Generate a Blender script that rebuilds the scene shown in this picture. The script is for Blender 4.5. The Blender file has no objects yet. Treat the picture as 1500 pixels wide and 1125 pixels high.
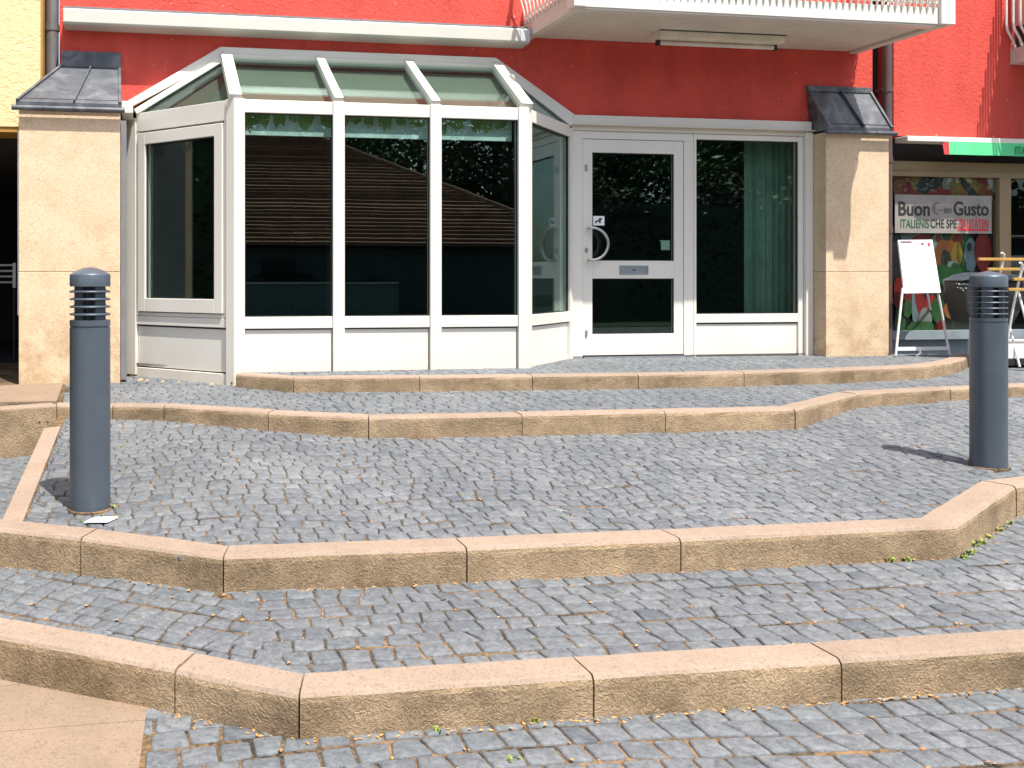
import bpy, bmesh, math, random
from mathutils import Vector, Matrix
R = math.radians
rng = random.Random(7)
sc = bpy.context.scene
COL = sc.collection

# ------------------------------------------------------------------ survey
# x runs along the shop front, y into the building, z up; z = 0 is the door sill
F, CX, CY, EYE = 1350.0, 410.0, 408.0, 0.75
TH = math.atan((CX - 195) / F)
CT, ST = math.cos(TH), math.sin(TH)
CAM = Vector((0, 0, EYE))
def ray(x, y):
    X = (x - CX) / F
    return Vector((X * CT + ST, -X * ST + CT, (CY - y) / F))
def onv(x, y, v):
    r = ray(x, y); return CAM + r * (v / r.y)
def onz(x, y, z):
    r = ray(x, y); return CAM + r * ((z - EYE) / r.z)
def onslope(x, y, zf):
    z = -.3
    for _ in range(30):
        p = onz(x, y, z); z = zf(p.x, p.y)
    return p

# ------------------------------------------------------------------ materials
def nt(name):
    m = bpy.data.materials.new(name); m.use_nodes = True
    t = m.node_tree; b = t.nodes['Principled BSDF']
    return m, t, b
def nd(t, kind, **kw):
    n = t.nodes.new(kind)
    for k, v in kw.items():
        if k in n.inputs: n.inputs[k].default_value = v
        else: setattr(n, k, v)
    return n
def lk(t, a, ao, b, bi): t.links.new(a.outputs[ao], b.inputs[bi])
def coords(t, scale=(1, 1, 1)):
    c = nd(t, 'ShaderNodeTexCoord'); mp = nd(t, 'ShaderNodeMapping')
    mp.inputs['Scale'].default_value = scale
    g = nd(t, 'ShaderNodeNewGeometry'); lk(t, g, 'Position', mp, 'Vector')
    return mp
def ramp(t, stops):
    r = nd(t, 'ShaderNodeValToRGB'); e = r.color_ramp.elements
    while len(e) < len(stops): e.new(.5)
    for i, (p, c) in enumerate(stops):
        e[i].position = p; e[i].color = (*c, 1) if len(c) == 3 else c
    return r
def mixc(t, fac, a, b, mode='MIX'):
    m = nd(t, 'ShaderNodeMix', data_type='RGBA', blend_type=mode)
    for sock, val in ((0, fac), (6, a), (7, b)):
        if isinstance(val, tuple) and len(val) == 2 and hasattr(val[0], 'outputs'):
            t.links.new(val[0].outputs[val[1]], m.inputs[sock])
        elif isinstance(val, (int, float)): m.inputs[sock].default_value = val
        else: m.inputs[sock].default_value = (*val, 1)
    return m
def noise(t, mp, scale, detail=4, rough=.6, dist=0):
    n = nd(t, 'ShaderNodeTexNoise'); n.inputs['Scale'].default_value = scale
    n.inputs['Detail'].default_value = detail; n.inputs['Roughness'].default_value = rough
    n.inputs['Distortion'].default_value = dist
    lk(t, mp, 'Vector', n, 'Vector'); return n
def bump(t, b, src, out, strength, dist):
    bp = nd(t, 'ShaderNodeBump'); bp.inputs['Strength'].default_value = strength; bp.inputs['Distance'].default_value = dist
    lk(t, src, out, bp, 'Height'); lk(t, bp, 'Normal', b, 'Normal'); return bp
def simple(name, col, rough=.5, metal=0, var=.12, scale=6, bmp=0, bscale=80, spec=None):
    m, t, b = nt(name); mp = coords(t); n = noise(t, mp, scale)
    lo = tuple(c * (1 - var) for c in col); hi = tuple(min(1, c * (1 + var)) for c in col)
    r = ramp(t, [(.3, lo), (.7, hi)]); lk(t, n, 'Fac', r, 'Fac'); lk(t, r, 'Color', b, 'Base Color')
    b.inputs['Roughness'].default_value = rough; b.inputs['Metallic'].default_value = metal
    if spec is not None: b.inputs['Specular IOR Level'].default_value = spec
    if bmp:
        n2 = noise(t, mp, bscale, 5); bump(t, b, n2, 'Fac', bmp, .004)
    return m
def stucco(name, col, bscale=26, strength=.9, var=.16, chips=True):
    m, t, b = nt(name); mp = coords(t)
    n = noise(t, coords(t, (1.6, 1.6, .55)), 2.0, 7, .68); fine = noise(t, mp, 45, 4)
    r = ramp(t, [(.3, tuple(c * (1 - var) for c in col)), (.7, tuple(min(1, c * (1 + var)) for c in col))])
    lk(t, n, 'Fac', r, 'Fac')
    last = (r, 'Color')
    if chips:
        vo = nd(t, 'ShaderNodeTexNoise'); vo.inputs['Scale'].default_value = 31; vo.inputs['Detail'].default_value = 1
        lk(t, mp, 'Vector', vo, 'Vector')
        cr = ramp(t, [(.75, (0, 0, 0)), (.77, (1, 1, 1))]); lk(t, vo, 'Fac', cr, 'Fac')
        mm = mixc(t, (cr, 'Color'), last, (.6, .42, .38)); last = (mm, 2)
    t.links.new(last[0].outputs[last[1]], b.inputs['Base Color'])
    b.inputs['Roughness'].default_value = .9; b.inputs['Specular IOR Level'].default_value = .2
    v = noise(t, mp, bscale, 6, .62, .5)
    a = nd(t, 'ShaderNodeMath', operation='ADD'); lk(t, v, 'Fac', a, 0)
    s = nd(t, 'ShaderNodeMath', operation='MULTIPLY'); lk(t, fine, 'Fac', s, 0); s.inputs[1].default_value = .4
    lk(t, s, 0, a, 1); bump(t, b, a, 0, strength, .012)
    return m
def sandstone(name, col, dark, amt, wscale=38, bstr=.5, bdist=.004, blo=.40, bhi=.68, foot=None):
    """shelly limestone: wavy curved flecks over a warm ground, with brown weathering"""
    m, t, b = nt(name); mp = coords(t)
    d = noise(t, mp, wscale, 3, .6, 2.2)
    r = ramp(t, [(.34, tuple(c * .74 for c in col)), (.47, col), (.56, tuple(min(1, c * 1.13) for c in col)), (.68, tuple(c * .86 for c in col))])
    lk(t, d, 'Fac', r, 'Fac')
    big = noise(t, mp, 3.2, 8, .72)
    br = ramp(t, [(blo, (0, 0, 0)), (bhi, (1, 1, 1))]); lk(t, big, 'Fac', br, 'Fac')
    f = nd(t, 'ShaderNodeMath', operation='MULTIPLY'); lk(t, br, 'Color', f, 0); f.inputs[1].default_value = amt
    mm = mixc(t, (f, 0), (r, 'Color'), dark)
    sp = noise(t, mp, 120, 2); sr = ramp(t, [(.66, (0, 0, 0)), (.72, (1, 1, 1))]); lk(t, sp, 'Fac', sr, 'Fac')
    f2 = nd(t, 'ShaderNodeMath', operation='MULTIPLY'); lk(t, sr, 'Color', f2, 0); f2.inputs[1].default_value = .45
    m2 = mixc(t, (f2, 0), (mm, 2), tuple(c * .35 for c in col))
    oi = nd(t, 'ShaderNodeObjectInfo'); orr = ramp(t, [(0, (.95, .945, .935)), (.5, (1, 1, 1)), (1, (1.06, 1.05, 1.035))]); lk(t, oi, 'Random', orr, 'Fac')
    m9 = mixc(t, 1.0, (m2, 2), (orr, 'Color'), 'MULTIPLY')
    if foot is not None:
        gz = nd(t, 'ShaderNodeSeparateXYZ'); lk(t, mp, 'Vector', gz, 'Vector'); fr_ = nd(t, 'ShaderNodeMapRange'); lk(t, gz, 'Z', fr_, 'Value')
        for k_, v_ in enumerate((foot, -.1, 0, 1.5)): fr_.inputs[k_ + 1].default_value = v_
        fn = noise(t, mp, 5, 6, .7); fq = ramp(t, [(.42, (0, 0, 0)), (.62, (1, 1, 1))]); lk(t, fn, 'Fac', fq, 'Fac')
        fm = nd(t, 'ShaderNodeMath', operation='MULTIPLY', use_clamp=True); lk(t, fr_, 0, fm, 0); lk(t, fq, 'Color', fm, 1)
        fm2 = nd(t, 'ShaderNodeMath', operation='MULTIPLY'); lk(t, fm, 0, fm2, 0); fm2.inputs[1].default_value = .6
        m9 = mixc(t, (fm2, 0), (m9, 2), dark)
    lk(t, m9, 2, b, 'Base Color')
    b.inputs['Roughness'].default_value = .85; b.inputs['Specular IOR Level'].default_value = .25
    bump(t, b, d, 'Fac', bstr, bdist)
    return m
def glass(name, tint=(.86, .94, .91), base=.075):
    m = bpy.data.materials.new(name); m.use_nodes = True; t = m.node_tree; t.nodes.clear()
    o = nd(t, 'ShaderNodeOutputMaterial'); mx = nd(t, 'ShaderNodeMixShader')
    tr = nd(t, 'ShaderNodeBsdfTransparent'); tr.inputs['Color'].default_value = (*tint, 1)
    gl = nd(t, 'ShaderNodeBsdfGlossy'); gl.inputs['Roughness'].default_value = 0.0; gl.inputs['Color'].default_value = (.84, 1, .98, 1)
    lw = nd(t, 'ShaderNodeLayerWeight'); lw.inputs['Blend'].default_value = .5
    p = nd(t, 'ShaderNodeMath', operation='POWER'); lk(t, lw, 'Facing', p, 0); p.inputs[1].default_value = 5
    a = nd(t, 'ShaderNodeMath', operation='MULTIPLY_ADD'); lk(t, p, 0, a, 0); a.inputs[1].default_value = .85; a.inputs[2].default_value = base
    g = nd(t, 'ShaderNodeNewGeometry'); mp = nd(t, 'ShaderNodeMapping'); lk(t, g, 'Position', mp, 'Vector')
    n = noise(t, mp, 1.3, 2); bp = nd(t, 'ShaderNodeBump'); bp.inputs['Strength'].default_value = .05; bp.inputs['Distance'].default_value = .004
    lk(t, n, 'Fac', bp, 'Height'); lk(t, bp, 'Normal', gl, 'Normal')
    lk(t, a, 0, mx, 0); lk(t, tr, 0, mx, 1); lk(t, gl, 0, mx, 2); lk(t, mx, 0, o, 0)
    return m
def sett_mat():
    m, t, b = nt('basalt_setts'); mp = coords(t)
    at = nd(t, 'ShaderNodeAttribute', attribute_name='tone')
    r = ramp(t, [(0, (.088, .102, .118)), (.35, (.121, .133, .146)), (.7, (.140, .152, .165)), (1, (.178, .190, .204))])
    lk(t, at, 'Fac', r, 'Fac')
    n = noise(t, mp, 34, 6, .72, .6); nr = ramp(t, [(.34, (.64, .65, .66)), (.5, (1.0, 1.0, 1.0)), (.66, (1.42, 1.40, 1.37))]); lk(t, n, 'Fac', nr, 'Fac')
    mm = mixc(t, 1.0, (r, 'Color'), (nr, 'Color'), 'MULTIPLY')
    big = noise(t, mp, 1.1, 4); gr = ramp(t, [(.35, (.86, .86, .86)), (.7, (1.16, 1.13, 1.10))]); lk(t, big, 'Fac', gr, 'Fac')
    m3 = mixc(t, 1.0, (mm, 2), (gr, 'Color'), 'MULTIPLY')
    sp = noise(t, mp, 170, 2); sr = ramp(t, [(.70, (0, 0, 0)), (.76, (1, 1, 1))]); lk(t, sp, 'Fac', sr, 'Fac')
    f = nd(t, 'ShaderNodeMath', operation='MULTIPLY'); lk(t, sr, 'Color', f, 0); f.inputs[1].default_value = .5
    m4 = mixc(t, (f, 0), (m3, 2), (.42, .43, .44))
    lk(t, m4, 2, b, 'Base Color'); b.inputs['Roughness'].default_value = .62; b.inputs['Specular IOR Level'].default_value = .4
    n2 = noise(t, mp, 70, 7, .75); bump(t, b, n2, 'Fac', .8, .005)
    return m
def mortar_mat():
    m, t, b = nt('joint_sand'); mp = coords(t)
    n = noise(t, mp, 3.0, 6, .7); r = ramp(t, [(.36, (.030, .025, .020)), (.50, (.10, .072, .046)), (.70, (.25, .15, .075))])
    n2 = noise(t, mp, 60, 3); a = nd(t, 'ShaderNodeMath', operation='MULTIPLY_ADD'); lk(t, n2, 'Fac', a, 0); a.inputs[1].default_value = .7
    s = nd(t, 'ShaderNodeMath', operation='SUBTRACT'); lk(t, n, 'Fac', s, 0); s.inputs[1].default_value = .33; lk(t, s, 0, a, 2)
    lk(t, a, 0, r, 'Fac'); lk(t, r, 'Color', b, 'Base Color'); b.inputs['Roughness'].default_value = 1
    b.inputs['Specular IOR Level'].default_value = .1
    return m
def white_mat():
    m, t, b = nt('white_painted_aluminium'); mp = coords(t)
    n = noise(t, coords(t, (1.2, 1.2, .6)), 1.3, 4, .55); r = ramp(t, [(.3, (.665, .638, .572)), (.65, (.725, .70, .635))]); lk(t, n, 'Fac', r, 'Fac')
    # splash dirt on the lowest few centimetres
    g = nd(t, 'ShaderNodeSeparateXYZ'); lk(t, mp, 'Vector', g, 'Vector')
    mr = nd(t, 'ShaderNodeMapRange'); lk(t, g, 'Z', mr, 'Value'); mr.inputs[1].default_value = .16; mr.inputs[2].default_value = -.13
    mr.inputs[3].default_value = 0; mr.inputs[4].default_value = .55
    n3 = noise(t, coords(t, (6, 6, 1.5)), 3, 4); f = nd(t, 'ShaderNodeMath', operation='MULTIPLY'); lk(t, mr, 0, f, 0); lk(t, n3, 'Fac', f, 1)
    mm = mixc(t, (f, 0), (r, 'Color'), (.62, .44, .27)); lk(t, mm, 2, b, 'Base Color')
    b.inputs['Roughness'].default_value = .38; b.inputs['Specular IOR Level'].default_value = .4
    return m
def zinc_mat():
    m, t, b = nt('weathered_zinc'); mp = coords(t)
    n = noise(t, mp, 4, 5, .6, 1.5); r = ramp(t, [(.32, (.055, .062, .075)), (.5, (.095, .104, .118)), (.7, (.17, .18, .195))]); lk(t, n, 'Fac', r, 'Fac')
    lk(t, r, 'Color', b, 'Base Color'); b.inputs['Metallic'].default_value = .15; b.inputs['Roughness'].default_value = .45
    n2 = noise(t, mp, 6, 3); bump(t, b, n2, 'Fac', .35, .01)
    return m
def tile_mat():
    m, t, b = nt('brown_roof_tiles'); mp = coords(t); n = noise(t, mp, 1.4, 6, .7)
    r = ramp(t, [(.3, (.16, .085, .055)), (.7, (.34, .19, .125))]); lk(t, n, 'Fac', r, 'Fac'); lk(t, r, 'Color', b, 'Base Color')
    b.inputs['Roughness'].default_value = .9; return m
def leaf_mat(name, a, c):
    m, t, b = nt(name); mp = coords(t); n = noise(t, mp, .9, 4)
    r = ramp(t, [(.3, a), (.7, c)]); lk(t, n, 'Fac', r, 'Fac'); lk(t, r, 'Color', b, 'Base Color'); b.inputs['Roughness'].default_value = .6
    return m

RED = stucco('red_roughcast', (.63, .088, .067))
REDS = stucco('red_smooth_render', (.57, .040, .026), 60, .25)
YEL = stucco('yellow_roughcast', (.82, .63, .34), 24, 1.0, .06, False)
YELD = simple('ochre_edge', (.42, .24, .05), .9)
WHITE = white_mat()
CREAM = simple('cream_metal', (.66, .62, .53), .4, 0, .06, 2)
SOFFIT = simple('balcony_soffit_paint', (.66, .60, .50), .75, 0, .07, 3)
STONE = sandstone('pillar_limestone', (.66, .505, .345), (.36, .24, .13), .5, 42, .6, .005, .45, .8, .75)
KTOP = sandstone('kerb_limestone_worn_top', (.285, .215, .165), (.19, .14, .10), .6, 44, .5, .004, .45, .8)
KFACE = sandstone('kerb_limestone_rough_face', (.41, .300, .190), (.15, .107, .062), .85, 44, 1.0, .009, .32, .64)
SLAB = sandstone('slab_limestone', (.25, .182, .13), (.17, .122, .084), .65, 50, .4, .003, .4, .75)
SETT = sett_mat(); SAND = mortar_mat()
GLASS = glass('window_glass'); ROOFGLASS = glass('roof_glass', (.84, .90, .86), .035)
ZINC = zinc_mat()
BOLL = simple('anthracite_powder_coat', (.080, .103, .128), .40, .25, .08, 7)
BOLLD = simple('dark_lamp_core', (.02, .024, .03), .5)
LAMPG = simple('lamp_diffuser', (.045, .055, .065), .2)
STEEL = simple('brushed_steel', (.55, .55, .54), .28, 1, .06, 20)
STEELD = simple('grey_letterbox_steel', (.34, .37, .41), .38, .6, .05, 20)
BLACK = simple('black_rubber', (.012, .012, .012), .7)
GASKET = simple('dark_gasket', (.03, .028, .025), .8)
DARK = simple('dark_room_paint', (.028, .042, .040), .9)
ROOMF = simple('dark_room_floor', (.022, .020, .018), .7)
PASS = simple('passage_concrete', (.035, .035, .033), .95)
GREYJ = simple('grey_jamb_metal', (.20, .205, .215), .5, .2)
PIPE = simple('purple_brown_pipe', (.115, .075, .075), .45, .2, .12, 8)
PIPEG = simple('grey_zinc_pipe', (.17, .16, .16), .45, .3)
BLIND = simple('grey_green_blind', (.10, .115, .10), .8, 0, .10, 3)
SKYREFL = simple('reflected_sky_band', (.50, .60, .62), .7, 0, .25, 6)
LEAFREFL = simple('reflected_leaf_band', (.22, .31, .11), .7, 0, .3, 9)
WOODC = simple('warm_wood_trim', (.36, .25, .13), .6)
SHOPF = simple('beige_shop_frame', (.25, .18, .095), .5, 0, .06, 3)
BANNER = simple('banner_white', (.27, .25, .225), .6)
INK = simple('black_ink', (.02, .022, .02), .6); INKG = simple('green_ink', (.02, .10, .05), .6); INKR = simple('red_ink', (.55, .03, .04), .6)
INKB = simple('grey_ink', (.14, .13, .13), .6)
GREENC = simple('green_awning_cloth', (.10, .62, .26), .8, 0, .05, 4)
REDC = simple('red_awning_cloth', (.6, .05, .06), .8)
TXTG = simple('dark_green_print', (.02, .16, .10), .8)
BOARD = simple('whiteboard_face', (.80, .82, .84), .35, 0, .015, 3)
BRASSW = simple('varnished_ash_slats', (.45, .26, .07), .4, 0, .12, 12)
TUBEW = simple('white_lacquered_tube', (.75, .74, .72), .3)
BAG = simple('black_woven_vinyl', (.018, .019, .021), .5, 0, .2, 30)
BAGG = simple('grey_vinyl_band', (.035, .045, .06), .5)
PAPER = simple('white_paper', (.8, .82, .82), .8)
MOSS = leaf_mat('weed_green', (.14, .22, .03), (.26, .33, .05))
LITTER = leaf_mat('orange_leaf_litter', (.45, .17, .04), (.58, .30, .10))
TILE = tile_mat(); BARK = simple('bark', (.09, .065, .045), .95)
LEAFA = leaf_mat('leaf_dark_green', (.018, .055, .014), (.045, .105, .024)); LEAFB = leaf_mat('leaf_green', (.035, .09, .015), (.085, .15, .03))
HEDGE = leaf_mat('hedge_dark_green', (.010, .030, .010), (.024, .058, .016))
HOUSEW = simple('house_render', (.06, .085, .085), .9); ASPH = simple('street_asphalt', (.075, .075, .075), .95, 0, .15, 2)
PR = simple('print_red', (.18, .007, .006), .5, 0, .3, 9); PY_ = simple('print_yellow', (.20, .11, .010), .5, 0, .3, 9); PG = simple('print_green', (.008, .055, .010), .5, 0, .4, 9)
PO = simple('print_orange', (.16, .045, .008), .5, 0, .3, 9); PW = simple('print_pale', (.16, .165, .16), .5, 0, .2, 9); PK = simple('print_black', (.014, .012, .012), .5)
PB = simple('print_blue_grey', (.12, .17, .20), .5, 0, .2, 9)

# ------------------------------------------------------------------ mesh tools
class MB:
    def __init__(s): s.v = []; s.f = []; s.m = []
    def add(s, vs, fs, m=0):
        o = len(s.v); s.v += [tuple(p) for p in vs]
        for f in fs: s.f.append(tuple(i + o for i in f)); s.m.append(m)
    def hexa(s, b, t, m=0):
        n = len(b)
        s.add(list(b) + list(t), [tuple(range(n))[::-1], tuple(range(n, 2 * n))] + [(i, (i + 1) % n, (i + 1) % n + n, i + n) for i in range(n)], m)
    def box(s, x0, y0, z0, x1, y1, z1, m=0):
        s.hexa([(x0, y0, z0), (x1, y0, z0), (x1, y1, z0), (x0, y1, z0)], [(x0, y0, z1), (x1, y0, z1), (x1, y1, z1), (x0, y1, z1)], m)
    def bar(s, p, q, w, d, up=(0, 0, 1), m=0):
        p = Vector(p); q = Vector(q); a = (q - p).normalized(); n = Vector(up); n = (n - a * n.dot(a)).normalized(); b = a.cross(n)
        def ring(c): return [c + b * (w / 2) + n * (d / 2), c - b * (w / 2) + n * (d / 2), c - b * (w / 2) - n * (d / 2), c + b * (w / 2) - n * (d / 2)]
        s.hexa(ring(p), ring(q), m)
    def tube(s, pts, r, n=10, m=0, closed=False):
        pts = [Vector(p) for p in pts]; rings = []
        ref = None
        for i, p in enumerate(pts):
            a = (pts[min(i + 1, len(pts) - 1)] - pts[max(i - 1, 0)]).normalized()
            if ref is None:
                ref = a.orthogonal().normalized()
            ref = (ref - a * ref.dot(a)).normalized(); b = a.cross(ref)
            rr = r[i] if isinstance(r, (list, tuple)) else r
            rings.append([p + (ref * math.cos(2 * math.pi * k / n) + b * math.sin(2 * math.pi * k / n)) * rr for k in range(n)])
        vs = [p for rg in rings for p in rg]; fs = []
        for i in range(len(rings) - 1):
            for k in range(n): fs.append((i * n + k, i * n + (k + 1) % n, (i + 1) * n + (k + 1) % n, (i + 1) * n + k))
        fs.append(tuple(range(n))[::-1]); fs.append(tuple(range((len(rings) - 1) * n, len(rings) * n)))
        s.add(vs, fs, m)
    def lathe(s, prof, c, n=40, m=0):
        c = Vector(c); vs = []; fs = []
        for r, z in prof:
            for k in range(n): vs.append(c + Vector((max(r, 1e-4) * math.cos(2 * math.pi * k / n), max(r, 1e-4) * math.sin(2 * math.pi * k / n), z)))
        L = len(prof)
        for i in range(L - 1):
            for k in range(n): fs.append((i * n + k, i * n + (k + 1) % n, (i + 1) * n + (k + 1) % n, (i + 1) * n + k))
        fs.append(tuple(range(n))[::-1]); fs.append(tuple(range((L - 1) * n, L * n)))
        s.add(vs, fs, m)
    def build(s, name, mats, parent=None, smooth=False, bevel=0, org=None):
        me = bpy.data.meshes.new(name)
        o3 = Vector(org) if org is not None else (Vector(root_of(parent).location) if parent else Vector((0, 0, 0)))
        me.from_pydata([(p[0] - o3.x, p[1] - o3.y, p[2] - o3.z) for p in s.v], [], s.f)
        for mm in (mats if isinstance(mats, (list, tuple)) else [mats]): me.materials.append(mm)
        for p, mi in zip(me.polygons, s.m): p.material_index = mi; p.use_smooth = smooth
        bm = bmesh.new(); bm.from_mesh(me); bmesh.ops.recalc_face_normals(bm, faces=bm.faces[:]); bm.to_mesh(me); bm.free()
        me.update(); o = bpy.data.objects.new(name, me); COL.objects.link(o)
        if parent: o.parent = parent
        elif org is not None: o.location = o3
        if bevel:
            bv = o.modifiers.new('edge', 'BEVEL'); bv.width = bevel; bv.segments = 2; bv.limit_method = 'ANGLE'; bv.angle_limit = R(40)
        if smooth:
            md = o.modifiers.new('split', 'EDGE_SPLIT'); md.split_angle = R(38)
        return o
def root_of(o):
    while o.parent: o = o.parent
    return o
def tag(o, label=None, cat=None, group=None, kind=None):
    for k, v in (('label', label), ('category', cat), ('group', group), ('kind', kind)):
        if v: o[k] = v
    return o
def thing(name, label, cat, loc=(0, 0, 0), group=None):
    o = bpy.data.objects.new(name, None); o.empty_display_size = .1; o.location = loc; COL.objects.link(o)
    return tag(o, label, cat, group)
def text(body, size, mat, loc, parent, name='lettering', sx=1.0, extrude=.0015, offset=0, align='LEFT', width=None):
    """flat lettering that faces -y, like print or a sign"""
    cu = bpy.data.curves.new('t', 'FONT'); cu.body = body; cu.size = size; cu.extrude = extrude; cu.offset = offset; cu.align_x = align
    to = bpy.data.objects.new('t', cu); COL.objects.link(to); bpy.context.view_layer.update()
    dg = bpy.context.evaluated_depsgraph_get(); me = bpy.data.meshes.new_from_object(to.evaluated_get(dg))
    bpy.data.objects.remove(to)
    if width:
        xs = [v.co.x for v in me.vertices]; x0 = min(xs); sx = width / (max(xs) - x0)
        for v in me.vertices: v.co.x -= x0
    L = Vector(loc) - (Vector(root_of(parent).location) if parent else Vector())
    for v in me.vertices:
        x, y, z = v.co; v.co = (L.x + x * sx, L.y - z, L.z + y)
    me.materials.clear(); me.materials.append(mat); me.name = name
    o = bpy.data.objects.new(name, me); COL.objects.link(o); o.parent = parent
    return o
class PL:
    """a vertical plane: s along it, z up, o outwards"""
    def __init__(s, a, b):
        s.a = Vector((a[0], a[1], 0)); d = Vector((b[0] - a[0], b[1] - a[1], 0)); s.L = d.length; s.d = d.normalized()
        s.n = Vector((s.d.y, -s.d.x, 0))
    def pt(s, q, z, o=0): return s.a + s.d * q + s.n * o + Vector((0, 0, z))
    def px(s, x, y, o=0):
        r = ray(x, y); k = ((s.a + s.n * o - CAM).dot(s.n)) / r.dot(s.n); p = CAM + r * k
        return (p - s.a).dot(s.d), p.z
    def box(s, mb, s0, z0, s1, z1, o0, o1, m=0):
        mb.hexa([s.pt(s0, z0, o1), s.pt(s1, z0, o1), s.pt(s1, z0, o0), s.pt(s0, z0, o0)],
                [s.pt(s0, z1, o1), s.pt(s1, z1, o1), s.pt(s1, z1, o0), s.pt(s0, z1, o0)], m)
    def poly(s, mb, pts, o0, o1, m=0):
        mb.hexa([s.pt(q, z, o0) for q, z in pts], [s.pt(q, z, o1) for q, z in pts], m)
    def frame(s, mb, s0, z0, s1, z1, w, o0, o1, wb=None, wt=None, m=0):
        wb = wb or w; wt = wt or w
        s.box(mb, s0, z0, s0 + w, z1, o0, o1, m); s.box(mb, s1 - w, z0, s1, z1, o0, o1, m)
        s.box(mb, s0 + w, z0, s1 - w, z0 + wb, o0, o1, m); s.box(mb, s0 + w, z1 - wt, s1 - w, z1, o0, o1, m)

VF, VB = 8.19, 7.37                      # facade plane, bay front plane
FAC = PL((0, VF), (1, VF)); BF = PL((.81, VB), (3.28, VB))
LF = PL((0, VF), (.81, VB)); RF = PL((3.28, VB), (4.09, VF))

# ------------------------------------------------------------------ levels
def zA(x, y): return -.006
def zB(x, y): return -.114 - (6.9 - y) * .012
def zC(x, y): return -.25 - (5.72 - y) * .0645
def zD(x, y): return -.512 - (3.66 - y) * .026
def zE(x, y): return -.664
def lift(pts, zf, dz): return [onslope(x, y, lambda a, b: zf(a, b) + dz) for x, y in pts]
K4 = [onz(*p, 0.0) for p in ((345, 547), (430, 553), (615, 551.5), (780, 550), (935, 548), (1090, 545), (1250, 540.5), (1353, 536), (1392, 531), (1412, 526), (1424, 519))]
K3 = lift(((-60, 603), (83, 593), (165, 594), (240, 594.7), (393, 604), (540, 611), (765, 607.5), (975, 603), (1165, 599), (1255, 576.5), (1393, 569), (1500, 564), (1640, 557)), zB, .007)
K2 = lift(((-120, 763), (118, 788), (327, 816), (684, 803), (997, 789.5), (1402, 770.5), (1489, 712), (1560, 704), (1700, 690)), zC, .012)
K1 = lift(((-200, 895), (-20, 929), (256, 981), (438, 1018), (870, 990), (1233, 967), (1560, 946), (1700, 937)), zD, .007)
T1, T2, T3, T4 = [[p.copy() for p in K] for K in (K1, K2, K3, K4)]
for K in (K1, K2, K3, K4):
    for p in K: p.z = 0
ORD = ['first', 'second', 'third', 'fourth', 'fifth', 'sixth', 'seventh', 'eighth', 'ninth', 'tenth', 'eleventh', 'twelfth']
def mitres(K, w):
    n = len(K); out = []
    for i in range(n):
        d0 = (K[i] - K[i - 1]) if i else (K[1] - K[0])
        d0 = Vector((d0.x, d0.y, 0)).normalized()
        d1 = (K[i + 1] - K[i]) if i < n - 1 else d0
        d1 = Vector((d1.x, d1.y, 0)).normalized()
        n0 = Vector((-d0.y, d0.x, 0)); n1 = Vector((-d1.y, d1.x, 0)); b = (n0 + n1).normalized()
        out.append(b / max(.35, b.dot(n0)))
    return out
def kerb(K, w, depth, step, stones, group):
    """stones: index ranges of the polyline that make one stone each"""
    M = mitres(K, w)
    for k, (i0, i1, look) in enumerate(stones):
        mb = MB(); h = depth
        dz = rng.uniform(-.002, .002); din = rng.uniform(-.003, .003)
        prof = [(0, -h - .12, 1), (0, -h * .55, 1), (0, -.030, 1), (.003, -.014, 1), (.012, -.003, 0), (.028, 0, 0), (w, 0, 0), (w, -h - .12, 1)]
        rings = []
        for i in range(i0, i1 + 1):
            seg = [K[i]]
            P = K[i].copy()
            if i == i0: P = P + (K[i + 1] - K[i]).normalized() * .003
            if i == i1: P = P + (K[i - 1] - K[i]).normalized() * .003
            rings.append([P + M[i] * (o + din) + Vector((0, 0, z + dz)) for o, z, _ in prof])
            if i < i1:                                    # intermediate sections, slightly uneven
                nsub = max(1, int((K[i + 1] - K[i]).length / .12))
                for j in range(1, nsub):
                    t = j / nsub; Q = K[i].lerp(K[i + 1], t); mm = M[i].lerp(M[i + 1], t)
                    dd = (K[i + 1] - K[i]); mm = Vector((-dd.y, dd.x, 0)).normalized()
                    rings.append([Q + mm * (o + din + rng.uniform(-.0016, .0016)) + Vector((0, 0, z + dz + rng.uniform(-.0012, .0012))) for o, z, _ in prof])
        np_ = len(prof); vs = [p for r in rings for p in r]
        for a in range(len(rings) - 1):
            for b in range(np_):
                c = (b + 1) % np_
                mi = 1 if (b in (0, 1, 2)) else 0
                mb.add([rings[a][b], rings[a][c], rings[a + 1][c], rings[a + 1][b]], [(0, 1, 2, 3)], mi)
        mb.add(rings[0], [tuple(range(np_))], 1); mb.add(rings[-1], [tuple(range(np_))[::-1]], 1)
        mid = K[i0].lerp(K[i1], .5)
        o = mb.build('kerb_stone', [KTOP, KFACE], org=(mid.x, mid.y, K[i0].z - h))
        bm = bmesh.new(); bm.from_mesh(o.data); bmesh.ops.remove_doubles(bm, verts=bm.verts, dist=.0002); bmesh.ops.recalc_face_normals(bm, faces=bm.faces); bm.to_mesh(o.data); bm.free()
        tag(o, f'{look} limestone kerb stone, {ORD[k]} from the left in the {step}', 'kerb stone', group)
kerb(T1, .15, .134, 'lowest step', [(0, 1, 'grimy'), (1, 2, 'long dark-faced'), (2, 3, 'dark-faced, mitred'), (3, 4, 'brown-faced'), (4, 5, 'brown-faced'), (5, 7, 'pale-topped')], 'kerb stones of the lowest step')
kerb(T2, .15, .138, 'second step', [(0, 1, 'dirty'), (1, 2, 'dirty brown-faced'), (2, 3, 'brown-faced'), (3, 4, 'brown-faced'), (4, 5, 'long brown-faced'), (5, 6, 'paler angled'), (6, 8, 'mossy-footed')], 'kerb stones of the second step')
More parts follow.
